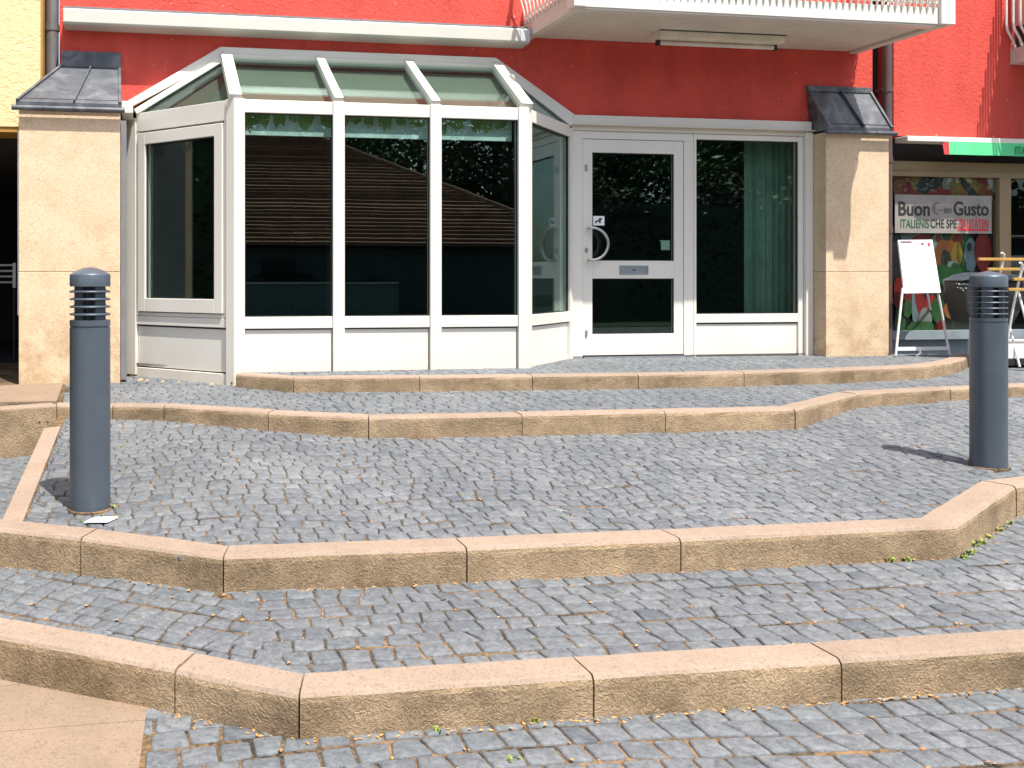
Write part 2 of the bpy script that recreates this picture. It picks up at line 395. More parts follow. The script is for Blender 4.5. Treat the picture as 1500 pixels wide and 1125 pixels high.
kerb(T3, .13, .14, 'third step', [(1, 2, 'half hidden'), (2, 3, 'dark-stained'), (3, 4, 'grimy'), (4, 5, 'grimy brown'), (5, 6, 'brown-faced'), (6, 7, 'brown-faced'), (7, 8, 'blotched brown'), (8, 9, 'angled'), (9, 10, 'pale brown'), (10, 12, 'far right')], 'kerb stones of the third step')
kerb(T4, .13, .115, 'top step', [(0, 1, 'black-stained'), (1, 2, 'yellowish'), (2, 3, 'ochre'), (3, 4, 'ochre'), (4, 5, 'ochre'), (5, 6, 'pale veined'), (6, 7, 'pale'), (7, 10, 'curved')], 'kerb stones of the top step')

# retaining wall that carries the third step on past the terrace edge, on the left
wall_l = MB(); a, b = T3[0], T3[1]
d = (b - a); n = Vector((-d.y, d.x, 0)).normalized()
wall_l.hexa([a + Vector((0, 0, -.55)), b + Vector((0, 0, -.55)), b + n * .13 + Vector((0, 0, -.55)), a + n * .13 + Vector((0, 0, -.55))],
            [a + Vector((0, 0, -.012)), b + Vector((0, 0, -.012)), b + n * .13 + Vector((0, 0, -.012)), a + n * .13 + Vector((0, 0, -.012))], 1)
wall_l.hexa([a + n * .004 + Vector((0, 0, -.0121)), b + n * .004 + Vector((0, 0, -.0121)), b + n * .13 + Vector((0, 0, -.0121)), a + n * .13 + Vector((0, 0, -.0121))],
            [a + n * .012, b + n * .012, b + n * .13, a + n * .13], 0)
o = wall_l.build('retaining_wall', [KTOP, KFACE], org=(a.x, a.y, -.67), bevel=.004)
tag(o, 'rough limestone retaining wall below the left pillar, beside the grey bollard', 'retaining wall')

# ------------------------------------------------------------------ paving
def inside(poly, x, y):
    c = False; n = len(poly)
    for i in range(n):
        x0, y0 = poly[i]; x1, y1 = poly[i - 1]
        if (y0 > y) != (y1 > y) and x < (x1 - x0) * (y - y0) / (y1 - y0) + x0: c = not c
    return c
def clip(poly, a, b):
    """keep the part left of the line a->b"""
    out = []; n = len(poly)
    def sd(p): return (b[0] - a[0]) * (p[1] - a[1]) - (b[1] - a[1]) * (p[0] - a[0])
    for i in range(n):
        p, q = poly[i], poly[(i + 1) % n]; sp, sq = sd(p), sd(q)
        if sp >= 0: out.append(p)
        if sp * sq < 0:
            t = sp / (sp - sq); out.append((p[0] + (q[0] - p[0]) * t, p[1] + (q[1] - p[1]) * t))
    return out
def inset(poly, d):
    n = len(poly); out = []
    for i in range(n):
        p = Vector(poly[i]); a = (p - Vector(poly[i - 1])); b = (Vector(poly[(i + 1) % n]) - p)
        if a.length < 1e-6 or b.length < 1e-6: out.append(tuple(p)); continue
        a.normalize(); b.normalize(); na = Vector((-a.y, a.x)); nb = Vector((-b.y, b.x)); m = (na + nb)
        if m.length < 1e-5: out.append(tuple(p)); continue
        m.normalize(); out.append(tuple(p + m * (d / max(.5, m.dot(na)))))
    return out
def area(poly): return .5 * sum(poly[i - 1][0] * poly[i][1] - poly[i][0] * poly[i - 1][1] for i in range(len(poly)))
joints = []
class Setts:
    def __init__(s): s.v = []; s.f = []; s.t = []
    def stone(s, poly, zf, gap, tone, cut=False):
        def tidy(q, d):
            out = []
            for p in q:
                if not out or (Vector(p) - Vector(out[-1])).length > d: out.append(p)
            while len(out) > 2 and (Vector(out[0]) - Vector(out[-1])).length <= d: out.pop()
            return out
        poly = tidy(poly, .016 if cut else .002)
        if len(poly) < 3 or area(poly) < .0004: return
        per = sum((Vector(poly[i]) - Vector(poly[i - 1])).length for i in range(len(poly))); inr = 2 * area(poly) / per
        poly = inset(poly, min(gap / 2, inr * .2))
        if area(poly) < .0003: return
        oct_ = []
        n = len(poly)
        for i in range(n):                               # knock the corners off
            p = Vector(poly[i]); a = Vector(poly[i - 1]) - p; b = Vector(poly[(i + 1) % n]) - p
            ka = rng.uniform(.005, .011) * (.3 if cut else 1); kb = rng.uniform(.005, .011) * (.3 if cut else 1)
            if a.length < .02 or b.length < .02: oct_.append(tuple(p)); continue
            oct_.append(tuple(p + a.normalized() * ka)); oct_.append(tuple(p + b.normalized() * kb))
        cx = sum(p[0] for p in oct_) / len(oct_); cy = sum(p[1] for p in oct_) / len(oct_)
        hz = rng.gauss(0, .0010); tk = .007 if cy > 3.95 else .012; tx = rng.gauss(0, tk); ty = rng.gauss(0, tk)
        def zz(p, dz): return zf(p[0], p[1]) + hz + tx * (p[0] - cx) + ty * (p[1] - cy) + dz
        r0 = oct_; r1 = inset(oct_, .0022); r2 = inset(oct_, min(.008, inr * .3))
        o = len(s.v); m = len(oct_)
        for ring, dz in ((r0, -.022), (r0, -.008), (r1, -.002), (r2, .0)):
            for p in ring: s.v.append((p[0], p[1], zz(p, dz))); s.t.append(tone)
        for k in range(3):
            for i in range(m): s.f.append((o + k * m + i, o + k * m + (i + 1) % m, o + (k + 1) * m + (i + 1) % m, o + (k + 1) * m + i))
        s.f.append(tuple(o + 3 * m + i for i in range(m)))
    def rows(s, org, ang, u0, u1, v0, v1, size, zf, keep, clips=(), gap=.006, wave=None, jit=.10, loose=False):
        ca, sa = math.cos(ang), math.sin(ang)
        def W(u, v): return (org[0] + u * ca - v * sa, org[1] + u * sa + v * ca)
        v = v0; row = 0
        def wob(u, k): return (wave(u, k) if wave else 0) + .006 * math.sin(u * 3.1 + k * 1.7) + .004 * math.sin(u * 7.7 + k * 2.9)
        while v < v1:
            h = size * (rng.uniform(.88, 1.06) if loose else rng.uniform(.93, 1.02))
            u = u0 + rng.uniform(-size, 0)
            skew = rng.gauss(0, .006)
            edge = [rng.gauss(0, .007), rng.gauss(0, .004)]
            while u < u1:
                w = size * (rng.uniform(.82, 1.30) if loose else rng.uniform(.94, 1.20)) * (1 if rng.random() > .04 else .78)
                sk2 = rng.gauss(0, .007)
                j = lambda: rng.gauss(0, size * jit * .32)
                quad = [(u + skew, v + wob(u, row) + j()), (u + w + sk2, v + wob(u + w, row) + j()), (u + w - sk2, v + h + wob(u + w, row) + j()), (u - skew, v + h + wob(u, row) + j())]
                skew = sk2
                P = [W(*q) for q in quad]
                c = W(u + w / 2, v + h / 2 + wob(u + w / 2, row))
                if keep(*c):
                    cut = False
                    for a, b in clips:
                        P0 = P; P = clip(P, a, b); cut = cut or P != P0
                        if len(P) < 3: break
                    if len(P) >= 3:
                        tone = min(1, max(0, rng.gauss(.45, .16)))
                        s.stone(P, zf, gap * rng.uniform(.6, 1.4) * (.5 if cut else 1), tone, cut)
                        if rng.random() < .5: joints.append((P[0], zf))
                u += w
            v += h; row += 1
    def build(s, name):
        me = bpy.data.meshes.new(name); me.from_pydata(s.v, [], s.f); me.materials.append(SETT)
        at = me.attributes.new('tone', 'FLOAT', 'POINT'); at.data.foreach_set('value', s.t)
        for p in me.polygons: p.use_smooth = True
        me.update(); o = bpy.data.objects.new(name, me); COL.objects.link(o)
        tag(o, kind='structure'); return o
def midline(K, w):
    M = mitres(K, w); return [(p.x + m.x * w * .5, p.y + m.y * w * .5) for p, m in zip(K, M)]
def sheet(name, pts, zf, dz, mat):
    mb = MB(); mb.add([(x, y, zf(x, y) + dz) for x, y in pts], [tuple(range(len(pts)))])
    o = mb.build(name, mat); 
    bm = bmesh.new(); bm.from_mesh(o.data); bmesh.ops.triangulate(bm, faces=bm.faces); bm.normal_update()
    for f in bm.faces:
        if f.normal.z < 0: f.normal_flip()
    bm.to_mesh(o.data); bm.free()
    tag(o, kind='structure'); return o
m1, m2, m3, m4 = midline(K1, .15), midline(K2, .15), midline(K3, .13), midline(K4, .13)
def arcs(u, k): return .085 * abs(math.sin(u * math.pi / 1.15)) 

# strip of pale stone that closes the terrace on the left
S0, S1, S2, S3 = [onslope(x, y, zC) for x, y in ((58, 641), (84, 637), (33, 765), (0, 768))]
S0 = S0 + (S0 - S3).normalized() * .25; S1 = S1 + (S1 - S2).normalized() * .25

# A: landing
A = m4 + [(m4[-1][0] + .02, VF - .02), (.0, VF), (.78, VB + .03)]
polA = m4 + [(7.62, 8.2), (4.05, 8.2), (3.25, VB + .02), (.8, VB + .02)]
sA = Setts(); sA.rows((0, 6.6), 0, .6, 7.9, 0, 1.75, .095, zA, lambda x, y: inside(polA, x, y), wave=lambda u, k: .03 * math.sin(u * 1.3), loose=True)
sA.build('landing_paving'); sheet('landing_bed', m4 + [(7.62, 8.25), (.0, 8.25), (.8, VB)], zA, -.010, SAND)
# B: second tier
SB0, SB1 = onslope(82, 591, zB), onslope(91, 566, zB); SBd = (SB1 - SB0); SB0 = SB0 + SBd * .12; SB1 = SB1 + SBd * .3
polB = m3[1:] + [(12, 7.0), (12, 8.5), (6.7, 8.3), (6.7, 7.2), (.9, 7.1), (.9, 7.5), (.1, 8.3), (-.5, 7.75), (-.5, 7.3)]
sB = Setts(); sB.rows((-1, 5.5), 0, 0, 11, 0, 3.0, .095, zB, lambda x, y: inside(polB, x, y) , wave=lambda u, k: .07 * abs(math.sin(u * math.pi / 1.1)), loose=True, clips=[((SB1.x + .004, SB1.y), (SB0.x + .004, SB0.y))])
sB.build('tier_paving'); sheet('tier_bed', m3 + [(13, 6.5), (13, 9.5), (-3, 9.5)], zB, -.010, SAND)
# C: terrace with the bollards
i0 = 1
polC = [(-.9, 4.25)] + m2[1:] + [(9, 4.6), (9, 7.1)] + [(p.x, p.y + .03) for p in K3[::-1][1:-1]]
la, lb = (S2.x + .004, S2.y), (S1.x + .004, S1.y)
sC = Setts(); sC.rows((-1.2, 3.4), 0, .2, 10, 0, 3.9, .088, zC, lambda x, y: inside(polC, x, y), clips=[(lb, la)], wave=arcs, jit=.17, gap=.0055, loose=True)
sC.build('terrace_paving'); sheet('terrace_bed', [(S3.x, S3.y)] + m2[1:] + [(11, 5), (11, 7)] + [(p.x, p.y + .05) for p in K3[::-1][1:-1]] + [(S0.x, S0.y)], zC, -.009, SAND)
mb = MB(); q = [Vector((p.x, p.y, zC(p.x, p.y) + .002)) for p in (S0, S1, S2, S3)]
mb.hexa([p - Vector((0, 0, .3)) for p in q], q); o = mb.build('kerb_strip', KTOP, org=tuple(S3), bevel=.004)
tag(o, 'flush pale limestone edging strip running back beside the left bollard', 'kerb stone')
# D: lower tier, two laying directions that meet on the mitre
c1, c2 = K1[3], K2[2]
seam_a, seam_b = (c1.x, c1.y), (c2.x, c2.y)
dr = (K1[4] - K1[3]).normalized(); angR = math.atan2(dr.y, dr.x); dl = (K1[3] - K1[2]).normalized(); angL = math.atan2(dl.y, dl.x)
polD = m1 + [(9, 3.0), (9, 7), (5, 6.3), (5.4, 4.8)] + [(K2[5].x + .05, K2[5].y + .06), (K2[2].x, K2[2].y + .05), (-.62, 4.33), (-.35, 6.4), (-2, 7), (-2.5, 5)]
ext_a = (seam_a[0] - (seam_b[0] - seam_a[0]) * 3, seam_a[1] - (seam_b[1] - seam_a[1]) * 3); ext_b = (seam_b[0] + (seam_b[0] - seam_a[0]) * 3, seam_b[1] + (seam_b[1] - seam_a[1]) * 3)
tc = (K2[5].x, K2[5].y); turn = (tc[0] + 1.1, tc[1] - 1.2)
def off2(a, b, d):
    v = (Vector(b) - Vector(a)).normalized(); n = Vector((-v.y, v.x)) * d; return tuple(Vector(a) + n), tuple(Vector(b) + n)
def side(x, y): return (seam_b[0] - seam_a[0]) * (y - seam_a[1]) - (seam_b[1] - seam_a[1]) * (x - seam_a[0])
sD = Setts()
sD.rows((c1.x, c1.y), angR, -1, 7.5, -.06, 3.6, .099, zD, lambda x, y: inside(polD, x, y) and x > -.3 and side(x, y) < .012, gap=.0070, jit=.07)
sD.rows((c1.x, c1.y), angL, -4, 1.5, -.35, 4.5, .092, zD, lambda x, y: inside(polD, x, y) and side(x, y) > -.012, gap=.0075, jit=.075)
sD.build('lower_tier_paving'); sheet('lower_tier_bed', m1 + [(10, 3), (10, 7.5), (-4, 7.5)], zD, -.0075, SAND)
# E: street level
SL = [onz(x, y, -.664) for x, y in ((208, 1030), (195, 1125))]
sdir = (SL[1] - SL[0]).normalized(); sl0 = SL[0] - sdir * .5; sl1 = SL[1] + sdir * 6
sE = Setts()
polE = [(-6, -1.0), (9, -1.0), (9, 3.1), (m1[-1][0], m1[-1][1])] + m1[::-1] + [(-6, 6)]
sE.rows((c1.x, c1.y), angR, -2, 7.5, -2.3, 1.0, .104, zE, lambda x, y: inside(polE, x, y) and x > 0, clips=[((sl1.x + .01, sl1.y), (sl0.x + .01, sl0.y))][::1] and [((sl0.x + .006, sl0.y), (sl1.x + .006, sl1.y))], gap=.0080, jit=.08, wave=lambda u, k: .05 * math.sin(u * 1.9 + .4))
sE.build('street_paving')
sheet('street_bed', [(-5, -3), (12, -3), (12, 3.2)] + m1[::-1] + [(-5, 6)], zE, -.0075, SAND)
# three big slabs at the foot of the steps, their joints run out to the left
ja, jb = onz(0, 1073, -.664), onz(203, 1057, -.664); ka, kb = onz(0, 1007, -.664), onz(90, 994, -.664)
reg = [(sl1.x, sl1.y), (sl0.x + .02, sl0.y)] + [q for q in m1[::-1] if q[0] < sl0.x - .02] + [(-5, m1[0][1]), (-5, sl1.y)]
def off(a, b, d):
    v = (b - a).normalized(); n = Vector((-v.y, v.x, 0)) * d; return ((a + n).x, (a + n).y), ((b + n).x, (b + n).y)
for lims in (((jb, ja, .0015),), ((ja, jb, .0015), (kb, ka, .0015)), ((ka, kb, .0015),)):
    P = reg[:]
    for a, b, d_ in lims: P = clip(P, *off(a, b, d_))
    if area(P) < 0: P = P[::-1]
    mb = MB(); mb.hexa([(x, y, -.72) for x, y in P], [(x, y, -.661) for x, y in P]); o = mb.build('pavement_slab', SLAB); tag(o, kind='structure')
# far ground behind and around
gm = MB(); S = 400
gm.add([(-S, -S, -.69), (S, -S, -.69), (S, S, -.69), (-S, S, -.69)], [(0, 1, 2, 3)]); o = gm.build('ground', ASPH); tag(o, kind='structure')

# ------------------------------------------------------------------ litter and weeds
lt = MB()
for (p, zf) in joints:
    if p[1] > 6.2: pr = .05
    elif p[1] > 3.7: pr = .18
    else: pr = .55
    if rng.random() < pr:
        for _ in range(rng.choice((1, 1, 2))):
            x, y = p[0] + rng.gauss(0, .008), p[1] + rng.gauss(0, .008); a = rng.uniform(0, 6.28); l = rng.uniform(.004, .011); w = l * rng.uniform(.35, .8)
            z = zf(x, y) + rng.uniform(-.004, .002); ca, sa = math.cos(a), math.sin(a)
            pts = [(l, 0), (0, w), (-l, 0), (0, -w)]
            lt.add([(x + px * ca - py * sa, y + px * sa + py * ca, z + (.002 if i % 2 else 0) + rng.uniform(0, .003)) for i, (px, py) in enumerate(pts)], [(0, 1, 2, 3)])
def foot(K, i, t, off): 
    p = K[i].lerp(K[i + 1], t); d = (K[i + 1] - K[i]).normalized(); return p.x + d.y * off, p.y - d.x * off
for K, zf, dens in ((K1, zE, 40), (K2, zD, 26), (K3, zC, 14)):
    for i in range(len(K) - 1):
        for _ in range(int(dens * (K[i + 1] - K[i]).length)):
            x, y = foot(K, i, rng.random(), rng.uniform(.004, .03)); a = rng.uniform(0, 6.28); l = rng.uniform(.004, .012); ca, sa = math.cos(a), math.sin(a); z = zf(x, y)
            lt.add([(x + q * ca - w * sa, y + q * sa + w * ca, z + h) for q, w, h in ((l, 0, .002), (0, l * .5, .004), (-l, 0, .001), (0, -l * .5, .003))], [(0, 1, 2, 3)])
for x, y, s in ((205.5, 559.5, .028), (215, 561, .016), (238, 562, .016), (310, 566, .022), (262, 563, .012)):
    p = onslope(x, y, zB); lt.add([(p.x - s, p.y, p.z + .012), (p.x, p.y - s * .5, p.z + .014), (p.x + s, p.y, p.z + .02), (p.x + .1 * s, p.y + s * .5, p.z + .03)], [(0, 1, 2, 3)])
o = lt.build('fallen_leaves', LITTER); tag(o, 'orange leaf crumbs lodged in the joints of the grey setts', 'leaf litter', kind='stuff')
wd = MB()
def tuft(x, y, z, n, h):
    for _ in range(n):
        a = rng.uniform(0, 6.28); l = h * rng.uniform(.5, 1.1); w = h * .22; lean = rng.uniform(.4, 1.1)
        d = Vector((math.cos(a), math.sin(a), 0)); s = Vector((-d.y, d.x, 0)); b = Vector((x + rng.gauss(0, h * .3), y + rng.gauss(0, h * .3), z))
        wd.add([b - s * w * .4, b + s * w * .4, b + d * l * lean * .5 + Vector((0, 0, l * .6)) + s * w, b + d * l * lean + Vector((0, 0, l * .8)), b + d * l * lean * .5 + Vector((0, 0, l * .6)) - s * w], [(0, 1, 2, 3, 4)])
for x, y, n, h in ((165, 744, 14, .02), (150, 757, 8, .018), (172, 757, 10, .014), (120, 765, 8, .014), (178, 655, 8, .018), (258, 621, 8, .016), (90, 998, 0, 0)):
    if n:
        p = onslope(x, y, zC); tuft(p.x, p.y, p.z, n, h)
for x, y in ((1410, 818), (1425, 808), (1432, 800), (1450, 788), (1465, 778), (1480, 768), (1330, 822), (1305, 822), (1468, 773), (1440, 797), (1419, 812)):
    p = onslope(x, y, zD); tuft(p.x, p.y, p.z, 14, rng.uniform(.014, .03))
for x, y in ((70, 995), (115, 1005), (160, 1018), (300, 1048), (345, 1062), (372, 1066), (330, 1055), (640, 1070), (785, 1058), (748, 1115), (760, 1112)):
    p = onslope(x, y, zE); tuft(p.x, p.y, p.z, 10, rng.uniform(.012, .022))
for (p, zf) in rng.sample(joints, 140):
    if zf is zC or zf is zD: tuft(p[0], p[1], zf(*p) - .004, 4, .011)
o = wd.build('weeds', MOSS); tag(o, 'small green weeds and moss tufts growing at kerb feet and in sett joints', 'weeds', kind='stuff')
p = onslope(148, 764, zC)
pp = MB(); z = p.z + .006
pp.hexa([(p.x - .075, p.y - .03, z), (p.x + .03, p.y - .045, z), (p.x + .075, p.y + .03, z), (p.x - .03, p.y + .045, z)], [(p.x - .075, p.y - .03, z + .004), (p.x + .03, p.y - .045, z + .003), (p.x + .075, p.y + .03, z + .008), (p.x - .03, p.y + .045, z + .004)])
o = pp.build('paper_scrap', PAPER, org=(p.x, p.y, z)); tag(o, 'white scrap of paper lying on the setts in front of the left bollard', 'paper')
# pale stone slab by the left pillar
q = [onslope(-40, 590, zB), SB0, SB1, onslope(-10, 566, zB)]
mb = MB(); q = [Vector((p.x, p.y, zB(p.x, p.y) + .004)) for p in q]; mb.hexa([p - Vector((0, 0, .12)) for p in q], q)
o = mb.build('pavement_slab', SLAB, bevel=.004); tag(o, kind='structure')

# ------------------------------------------------------------------ red building
RB = thing('red_building', 'red roughcast building with white bay window shopfront and stone pillars', 'building', (0, VF, 0))
wl = MB()
FAC.poly(wl, [(-.63, 2.3), (-.02, 2.3), (-.02, 2.24), (.80, 2.785), (3.345, 2.785), (4.11, 2.25), (6.60, 2.25), (7.32, 2.16), (7.32, 6.2), (-.63, 6.2)], 0, -.28)
o = wl.build('upper_wall', RED, RB)
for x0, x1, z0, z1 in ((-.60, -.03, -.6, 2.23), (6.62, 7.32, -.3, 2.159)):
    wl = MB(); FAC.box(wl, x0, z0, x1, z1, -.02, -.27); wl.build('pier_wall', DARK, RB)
# rooms behind the glass
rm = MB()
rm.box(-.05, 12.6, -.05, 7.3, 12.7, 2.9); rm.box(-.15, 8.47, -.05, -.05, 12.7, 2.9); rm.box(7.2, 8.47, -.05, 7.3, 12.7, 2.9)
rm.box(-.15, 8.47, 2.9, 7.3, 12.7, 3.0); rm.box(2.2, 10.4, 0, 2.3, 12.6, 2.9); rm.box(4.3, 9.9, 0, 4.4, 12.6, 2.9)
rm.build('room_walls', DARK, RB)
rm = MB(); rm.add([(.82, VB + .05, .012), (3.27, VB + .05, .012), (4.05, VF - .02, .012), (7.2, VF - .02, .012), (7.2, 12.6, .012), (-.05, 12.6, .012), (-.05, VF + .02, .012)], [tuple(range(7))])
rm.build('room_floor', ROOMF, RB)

# --- bay window
BZ0, BZT = -.0, 2.19                      # underside, transom top
bay = MB()
zt0 = 2.085; zs1 = .44; zs0 = .345          # transom underside, sill band top and bottom
def bpx(x): return BF.px(x, 300)[0]
posts = [(bpx(335.5), bpx(358.5)), (bpx(487), bpx(504)), (bpx(629), bpx(645.5)), (bpx(764), bpx(784))]
s_end = BF.L
# corner posts are five-sided so that they turn the 45 degree corner
def corner(c, d0, d1, w, z0, z1, mb):
    """prism round corner c: faces along d0 (back to the left) and d1"""
    n0 = Vector((d0.y, -d0.x, 0)) ; n1 = Vector((d1.y, -d1.x, 0)); b = (n0 + n1).normalized()
    P = [c - d0 * w + n0 * .028, c + b * .032, c + d1 * w + n1 * .028, c + d1 * w - n1 * .06, c - b * .06, c - d0 * w - n0 * .06]
    mb.hexa([p + Vector((0, 0, z0)) for p in P], [p + Vector((0, 0, z1)) for p in P])
cL, cR = BF.pt(0, 0), BF.pt(BF.L, 0)
corner(cL, LF.d, BF.d, .075, -.13, BZT + .005, bay); corner(cR, BF.d, RF.d, .075, -.02, BZT + .005, bay)
for a, b in posts[1:3]: BF.box(bay, a, -.01, b, BZT + .004, -.06, .028)
# end posts at the wall
LF.box(bay, -.06, -.09, .055, 2.15, -.08, .026); RF.box(bay, RF.L - .062, -.01, RF.L + .02, 2.17, -.08, .026)
spans = [(.075, posts[1][0]), (posts[1][1], posts[2][0]), (posts[2][1], BF.L - .075)]
panes, panels = [], []
for a, b in spans:
    BF.box(bay, a, zt0, b, BZT, -.05, .018); BF.box(bay, a, zs0, b, zs1, -.05, .016)
    panes.append((BF, a, zs1, b, zt0)); panels.append((BF, a, BZ0 - .01, b, zs0 - .012))
RF.box(bay, .076, zt0, RF.L - .063, BZT, -.05, .018); RF.box(bay, .076, zs0, RF.L - .063, zs1, -.05, .016); RF.box(bay, .076, -.01, RF.L - .063, .028, -.05, .006)
panes.append((RF, .076, zs1, RF.L - .063, zt0)); panels.append((RF, .076, .028, RF.L - .063, zs0 - .012))
ll0, ll1 = .056, LF.L - .076
LF.box(bay, ll0, 2.03, ll1, BZT, -.05, .016); LF.box(bay, ll0, zs0 + .005, ll1, zs1 - .015, -.05, .014); LF.box(bay, ll0, -.13, ll1, -.022, -.05, .012)
panels.append((LF, ll0, -.012, ll1, zs0 - .01))
# rafters
Q = [Vector((.815, VF - .02, 2.70)), Vector((1.66, VF - .02, 2.70)), Vector((2.50, VF - .02, 2.70)), Vector((3.34, VF - .02, 2.70))]
Pp = [BF.pt(.0, BZT - .02), BF.pt((posts[1][0] + posts[1][1]) / 2, BZT - .02), BF.pt((posts[2][0] + posts[2][1]) / 2, BZT - .02), BF.pt(BF.L, BZT - .02)]
Q[1].x = Pp[1].x; Q[2].x = Pp[2].x
rn = Vector((0, -.53, .85)).normalized()
for i, (p, q) in enumerate(zip(Pp, Q)):
    w = .10 if i in (0, 3) else .075
    bay.bar(p + rn * .03, q + rn * .03, w, .075, rn)
# sloping end bars along the wall on the facets, and the head bar
bay.bar(Vector((.02, VF - .05, 2.20)), Q[0] + Vector((-.02, -.03, .0)), .05, .07, (0, -1, 0))
bay.bar(Vector((4.07, VF - .05, 2.20)), Q[3] + Vector((.02, -.03, .0)), .05, .07, (0, -1, 0))
bay.bar(Q[0] + Vector((.0, -.03, .012)), Q[3] + Vector((0, -.03, .012)), .06, .055, rn)
BAY = bay.build('bay_window', WHITE, RB, bevel=.004)
for P, a, z0, b, z1 in panes:
    mb = MB(); P.box(mb, a - .01, z0 - .01, b + .01, z1 + .01, -.030, -.022); mb.build('pane', GLASS, BAY)
    gk = MB(); P.frame(gk, a, z0, b, z1, .007, -.02, .002); gk.build('gasket', GASKET, BAY)
for P, a, z0, b, z1 in panels:
    mb = MB(); P.box(mb, a + .004, z0, b - .006, z1, -.03, -.004); mb.build('panel', WHITE, BAY, bevel=.002)
    gk = MB(); P.box(gk, a + .002, z1 - .002, b - .002, z1 + .014, -.03, -.012); P.box(gk, b - .008, z0, b + .002, z1, -.03, -.012); gk.build('joint', GASKET, BAY)
# casement in the left facet
cs = MB(); c0, c1_ = LF.px(204, 300)[0], LF.px(328.5, 300)[0]
c0 = max(c0, ll0 + .03); c1_ = min(c1_, ll1 - .012)
cz0, cz1 = .465, 2.03
LF.box(cs, ll0, zs1 - .012, c0 - .004, cz1, -.05, .012); LF.box(cs, c1_ + .004, zs1 - .012, ll1, cz1, -.05, .012); LF.box(cs, c0, zs1 - .012, c1_, cz0 - .006, -.05, .010)
LF.frame(cs, c0, cz0, c1_, cz1 - .02, .085, -.045, .030, .115, .10)
CS = cs.build('casement', WHITE, BAY, bevel=.004)
mb = MB(); LF.box(mb, c0 + .08, cz0 + .1, c1_ - .08, cz1 - .11, -.02, -.012); mb.build('pane', GLASS, BAY)
gk = MB(); LF.frame(gk, c0 + .085, cz0 + .115, c1_ - .085, cz1 - .12, .006, -.012, .010); LF.box(gk, c0 + .01, cz0 - .012, c1_ - .01, cz0, -.03, .004); gk.build('gasket', GASKET, BAY)
for z in (.62, 1.72):
    hg = MB(); LF.box(hg, c0 - .012, z, c0 - .002, z + .085, .012, .024); hg.build('hinge', WHITE, BAY)
for P, x, y in ((LF, 192, 555), (LF, 340, 561)):
    q = P.px(x, y, .026); mb = MB(); P.poly(mb, [(q[0] + .008 * math.cos(k), q[1] + .008 * math.sin(k)) for k in range(6)], .02, .034); mb.build('screw', BLACK, BAY)
# roof panes
def tri(mb, pts, n, t):
    mb.hexa([p for p in pts], [p + n * t for p in pts])
for i in range(3):
    mb = MB(); a, b, c, d_ = Pp[i], Pp[i + 1], Q[i + 1], Q[i]
    tri(mb, [a + rn * .02, b + rn * .02, c + rn * .02, d_ + rn * .02], rn, .008); mb.build('roof_pane', ROOFGLASS, BAY)
for a, b, c in ((LF.pt(.02, BZT - .01), Pp[0], Q[0]), (Pp[3], RF.pt(RF.L - .02, BZT - .01), Q[3])):
    n_ = (b - a).cross(c - a).normalized(); n_ = n_ if n_.z > 0 else -n_
    mb = MB(); tri(mb, [a, b, c], n_, .008); mb.build('roof_pane', ROOFGLASS, BAY)
# blind hung flat under the glass roof, and a band painted with mirrored sky and leaf colours behind the front panes
bl = MB(); dn = -rn * .055
tri(bl, [Pp[0] + dn + Vector((.0, .06, .0)), Pp[3] + dn + Vector((.0, .06, .0)), Q[3] + dn, Q[0] + dn], -rn, .01)
tri(bl, [LF.pt(.12, BZT - .04, -.12), Pp[0] + Vector((0, .14, -.02)), Q[0] + Vector((0, -.03, -.13))], Vector((0, 0, -1)), .01)
bl.build('roof_blind', BLIND, BAY)
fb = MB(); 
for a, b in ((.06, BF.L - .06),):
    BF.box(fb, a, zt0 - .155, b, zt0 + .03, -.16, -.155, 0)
    s_ = a + .02
    while s_ < b - .12:
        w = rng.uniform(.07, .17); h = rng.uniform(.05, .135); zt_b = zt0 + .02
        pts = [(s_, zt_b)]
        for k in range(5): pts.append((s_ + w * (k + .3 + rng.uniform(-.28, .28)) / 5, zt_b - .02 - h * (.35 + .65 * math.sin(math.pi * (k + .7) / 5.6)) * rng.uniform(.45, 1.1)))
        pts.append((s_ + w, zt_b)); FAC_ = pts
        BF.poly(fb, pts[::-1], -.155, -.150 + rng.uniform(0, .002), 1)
        s_ += w * rng.uniform(.7, 1.5)
fb.build('reflection_band', [SKYREFL, LEAFREFL], BAY)

# --- flashing boards over the shopfront
fl = MB()
H = [FAC.px(183, 150, .05), FAC.px(323, 66, .05), FAC.px(727, 87, .05), FAC.px(842, 169, .05), FAC.px(1178, 177, .05)]
Lw = [FAC.px(189, 158, .05), FAC.px(331, 80, .05), FAC.px(722, 99, .05), FAC.px(836, 181.5, .05), FAC.px(1178, 190, .05)]
zt = (H[1][1] + H[2][1]) / 2; zl = (Lw[1][1] + Lw[2][1]) / 2; H[1] = (H[1][0], zt); H[2] = (H[2][0], zt); Lw[1] = (Lw[1][0], zl); Lw[2] = (Lw[2][0], zl)
ze = (H[3][1] + H[4][1]) / 2; zf_ = (Lw[3][1] + Lw[4][1]) / 2; H[3] = (H[3][0], ze); H[4] = (6.6, ze); Lw[3] = (Lw[3][0], zf_); Lw[4] = (6.6, zf_)
for i in range(4):
    FAC.poly(fl, [Lw[i], Lw[i + 1], H[i + 1], H[i]], .003, .052 + (.001 * (i % 2)))
FAC.box(fl, Lw[0][0] - .06, Lw[0][1] - .10, Lw[0][0] + .035, Lw[0][1] + .0, -.02, .36)
fl.build('fascia_board', WHITE, RB, bevel=.004)
